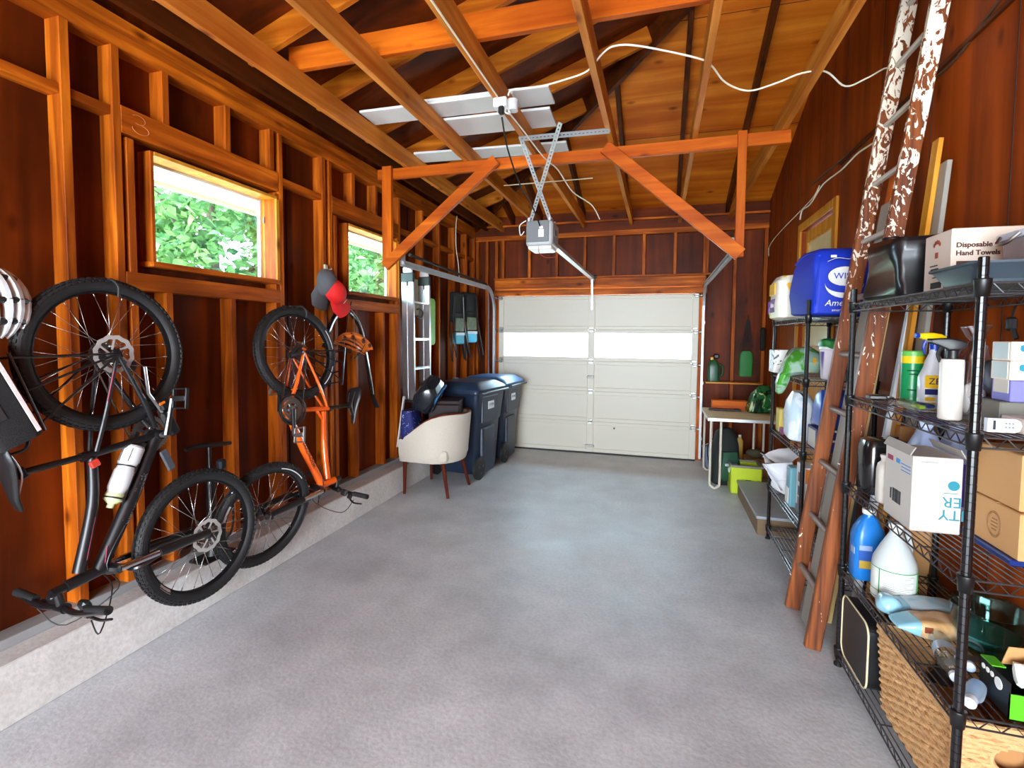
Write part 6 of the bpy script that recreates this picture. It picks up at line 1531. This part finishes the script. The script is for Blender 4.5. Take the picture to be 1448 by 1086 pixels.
MB().lathe([(.0865, .01), (.0955, .17)], seg=26, cap=False).build('tub_label', patterned('tub_label_purple', (92, 48, 140), (226, 218, 226), 5, .46, .49, .35, (1, 1, .1), 1, .2), t)
k = MB(); k.lathe([(.098, .19), (.105, .21), (.10, .235), (.07, .25), (.03, .255)], seg=26); k.wrinkle(.010, 14, 2); k.build('bag_top', mat('leaf_green_film', (34, 116, 46), .35), t)
t = carton('green_carton', 'dark green carton behind the ladder on the farther shelving', 1.06, 1.19, 3.30 + .06, 3.40 - .03, Rz[1], Rz[1] + .20, mat('forest_green_card', (20, 70, 48), .5))
# third shelf (farther)
t = thing('laundry_bag', 'pale blue and white laundry soap bag on the farther third shelf', 'bag', (.93, 3.80, Rz[2]))
k = MB(); rings = []
for z, w_, d_ in ((0, .13, .22), (.015, .16, .26), (.15, .17, .27), (.25, .15, .22), (.32, .08, .12)): rings.append([V(x, y, z) for x, y in rrect(w_, d_, .05, 5)])
k.loft(rings); k.wrinkle(.015, 10, 6); k.xf(Matrix.Translation((0, 0, .006))); k.build('bag_film', patterned('pale_blue_white', (206, 226, 240), (232, 238, 244), 8, .45, .5, .3, (1, 1, .7), 2, .6, (90, 130, 200), .70), t)
t = thing('detergent_pouch', 'royal blue soft pouch on top of the dark blue carton', 'pouch', (1.045, 3.50, Rz[2] + .14))
k = MB(); rings = []
for z, w_, d_ in ((0, .17, .18), (.01, .20, .21), (.11, .19, .2), (.19, .17, .16), (.225, .14, .05)): rings.append([V(x, y, z) for x, y in rrect(w_, d_, .024, 5)])
k.loft(rings); k.wrinkle(.012, 12, 9); k.xf(Matrix.Translation((0, 0, .006))); k.build('pouch_body', mat('royal_pouch', (16, 66, 178), .3), t)
t = carton('blue_carton', 'dark blue carton with white edges on the farther third shelf', .93, 1.16, 3.40, 3.60, Rz[2], Rz[2] + .138, mat('navy_card', (28, 36, 124), .45)); patch(t, 'f', 0, .13, .22, .012, WINK, 'edge_band'); patch(t, 'f', -.02, .07, .06, .012, WINK, 'print_line'); patch(t, 's', 0, .07, .15, .11, mat('cream_side', (224, 216, 200), .5), 'side_panel')
t = carton('yellow_box', 'small yellow flat carton standing at the far end of the third shelf', .86, .90, 4.05, 4.16, Rz[2], Rz[2] + .17, mat('pale_yellow_card', (214, 190, 90), .5))
t = carton('magenta_box', 'small magenta carton lying beside the yellow one', .86, .93, 3.95, 4.04, Rz[2], Rz[2] + .04, mat('magenta_card', (140, 50, 110), .5))
# fourth shelf (farther)
t = thing('paper_bundle', 'crumpled white paper bundle sticking out over the farther fourth shelf', 'bundle', (.865, 3.98, Rz[3]))
k = MB()
for i, (x, y, z, rx, ry, rz_) in enumerate(((-.03, .02, .2, .3, .5, .2), (.0, -.08, .17, -.4, .9, .6), (-.05, -.06, .12, .9, .3, 1.2), (.03, .05, .27, .1, -.4, .3))):
    b = bmesh.new(); bmesh.ops.create_grid(b, x_segments=8, y_segments=8, size=.1)
    bmesh.ops.solidify(b, geom=b.faces[:], thickness=.003)
    k.bm(b, 0, True, Matrix.Translation((x, y, z)) @ Euler((rx, ry, rz_)).to_matrix().to_4x4())
k.ball((.03, 0, .075), (.075, .12, .07), 0, 3); k.wrinkle(.025, 9, 4); k.build('paper', mat('white_tissue', (226, 226, 230), .7), t)
t = thing('baby_bottle_pack', 'teal and white blister pack on the farther fourth shelf', 'pack', (.89, 3.72, Rz[3])); t.name = 'blister_pack'
MB().bx(-.035, .035, -.05, .05, 0, .27, .012, 0, 2).build('pack_card', mat('soft_teal', (106, 160, 172), .35), t); MB().bx(-.04, -.034, -.04, .04, .02, .13, .006).build('pack_window', WINK, t)
t = carton('picture_box', 'upright white box with small pictures on the farther fourth shelf', .885, 1.02, 3.455, 3.63, Rz[3], Rz[3] + .325, mat('glossy_white_card', (226, 224, 226), .35))
for v, u, c in ((.24, 0, (96, 36, 34)), (.15, 0, (50, 56, 92)), (.08, -.0, (140, 96, 90))): patch(t, 's', u, v, .085, .06, mat('pic_%d' % c[0], c, .4), 'picture')
patch(t, 's', 0, .03, .17, .05, mat('grey_band', (120, 118, 124), .4), 'band'); patch(t, 'f', -.02, .27, .08, .09, mat('orange_label', (230, 130, 40), .4), 'label')
t = carton('book_stack', 'blue and white flat carton under the shelf behind the picture box', 1.03, 1.17, 3.44, 3.64, Rz[3], Rz[3] + .30, mat('blue_grey_card', (104, 116, 140), .5))
t = carton('pink_box', 'small pink carton on the lowest farther shelf behind the ladder', .93, 1.02, 3.42, 3.52, Rz[4], Rz[4] + .07, mat('salmon_card', (222, 130, 112), .5))
for n_ in ('hx', 'hy', 'h'):
    for o in bpy.data.objects:
        if n_ in o: del o[n_]
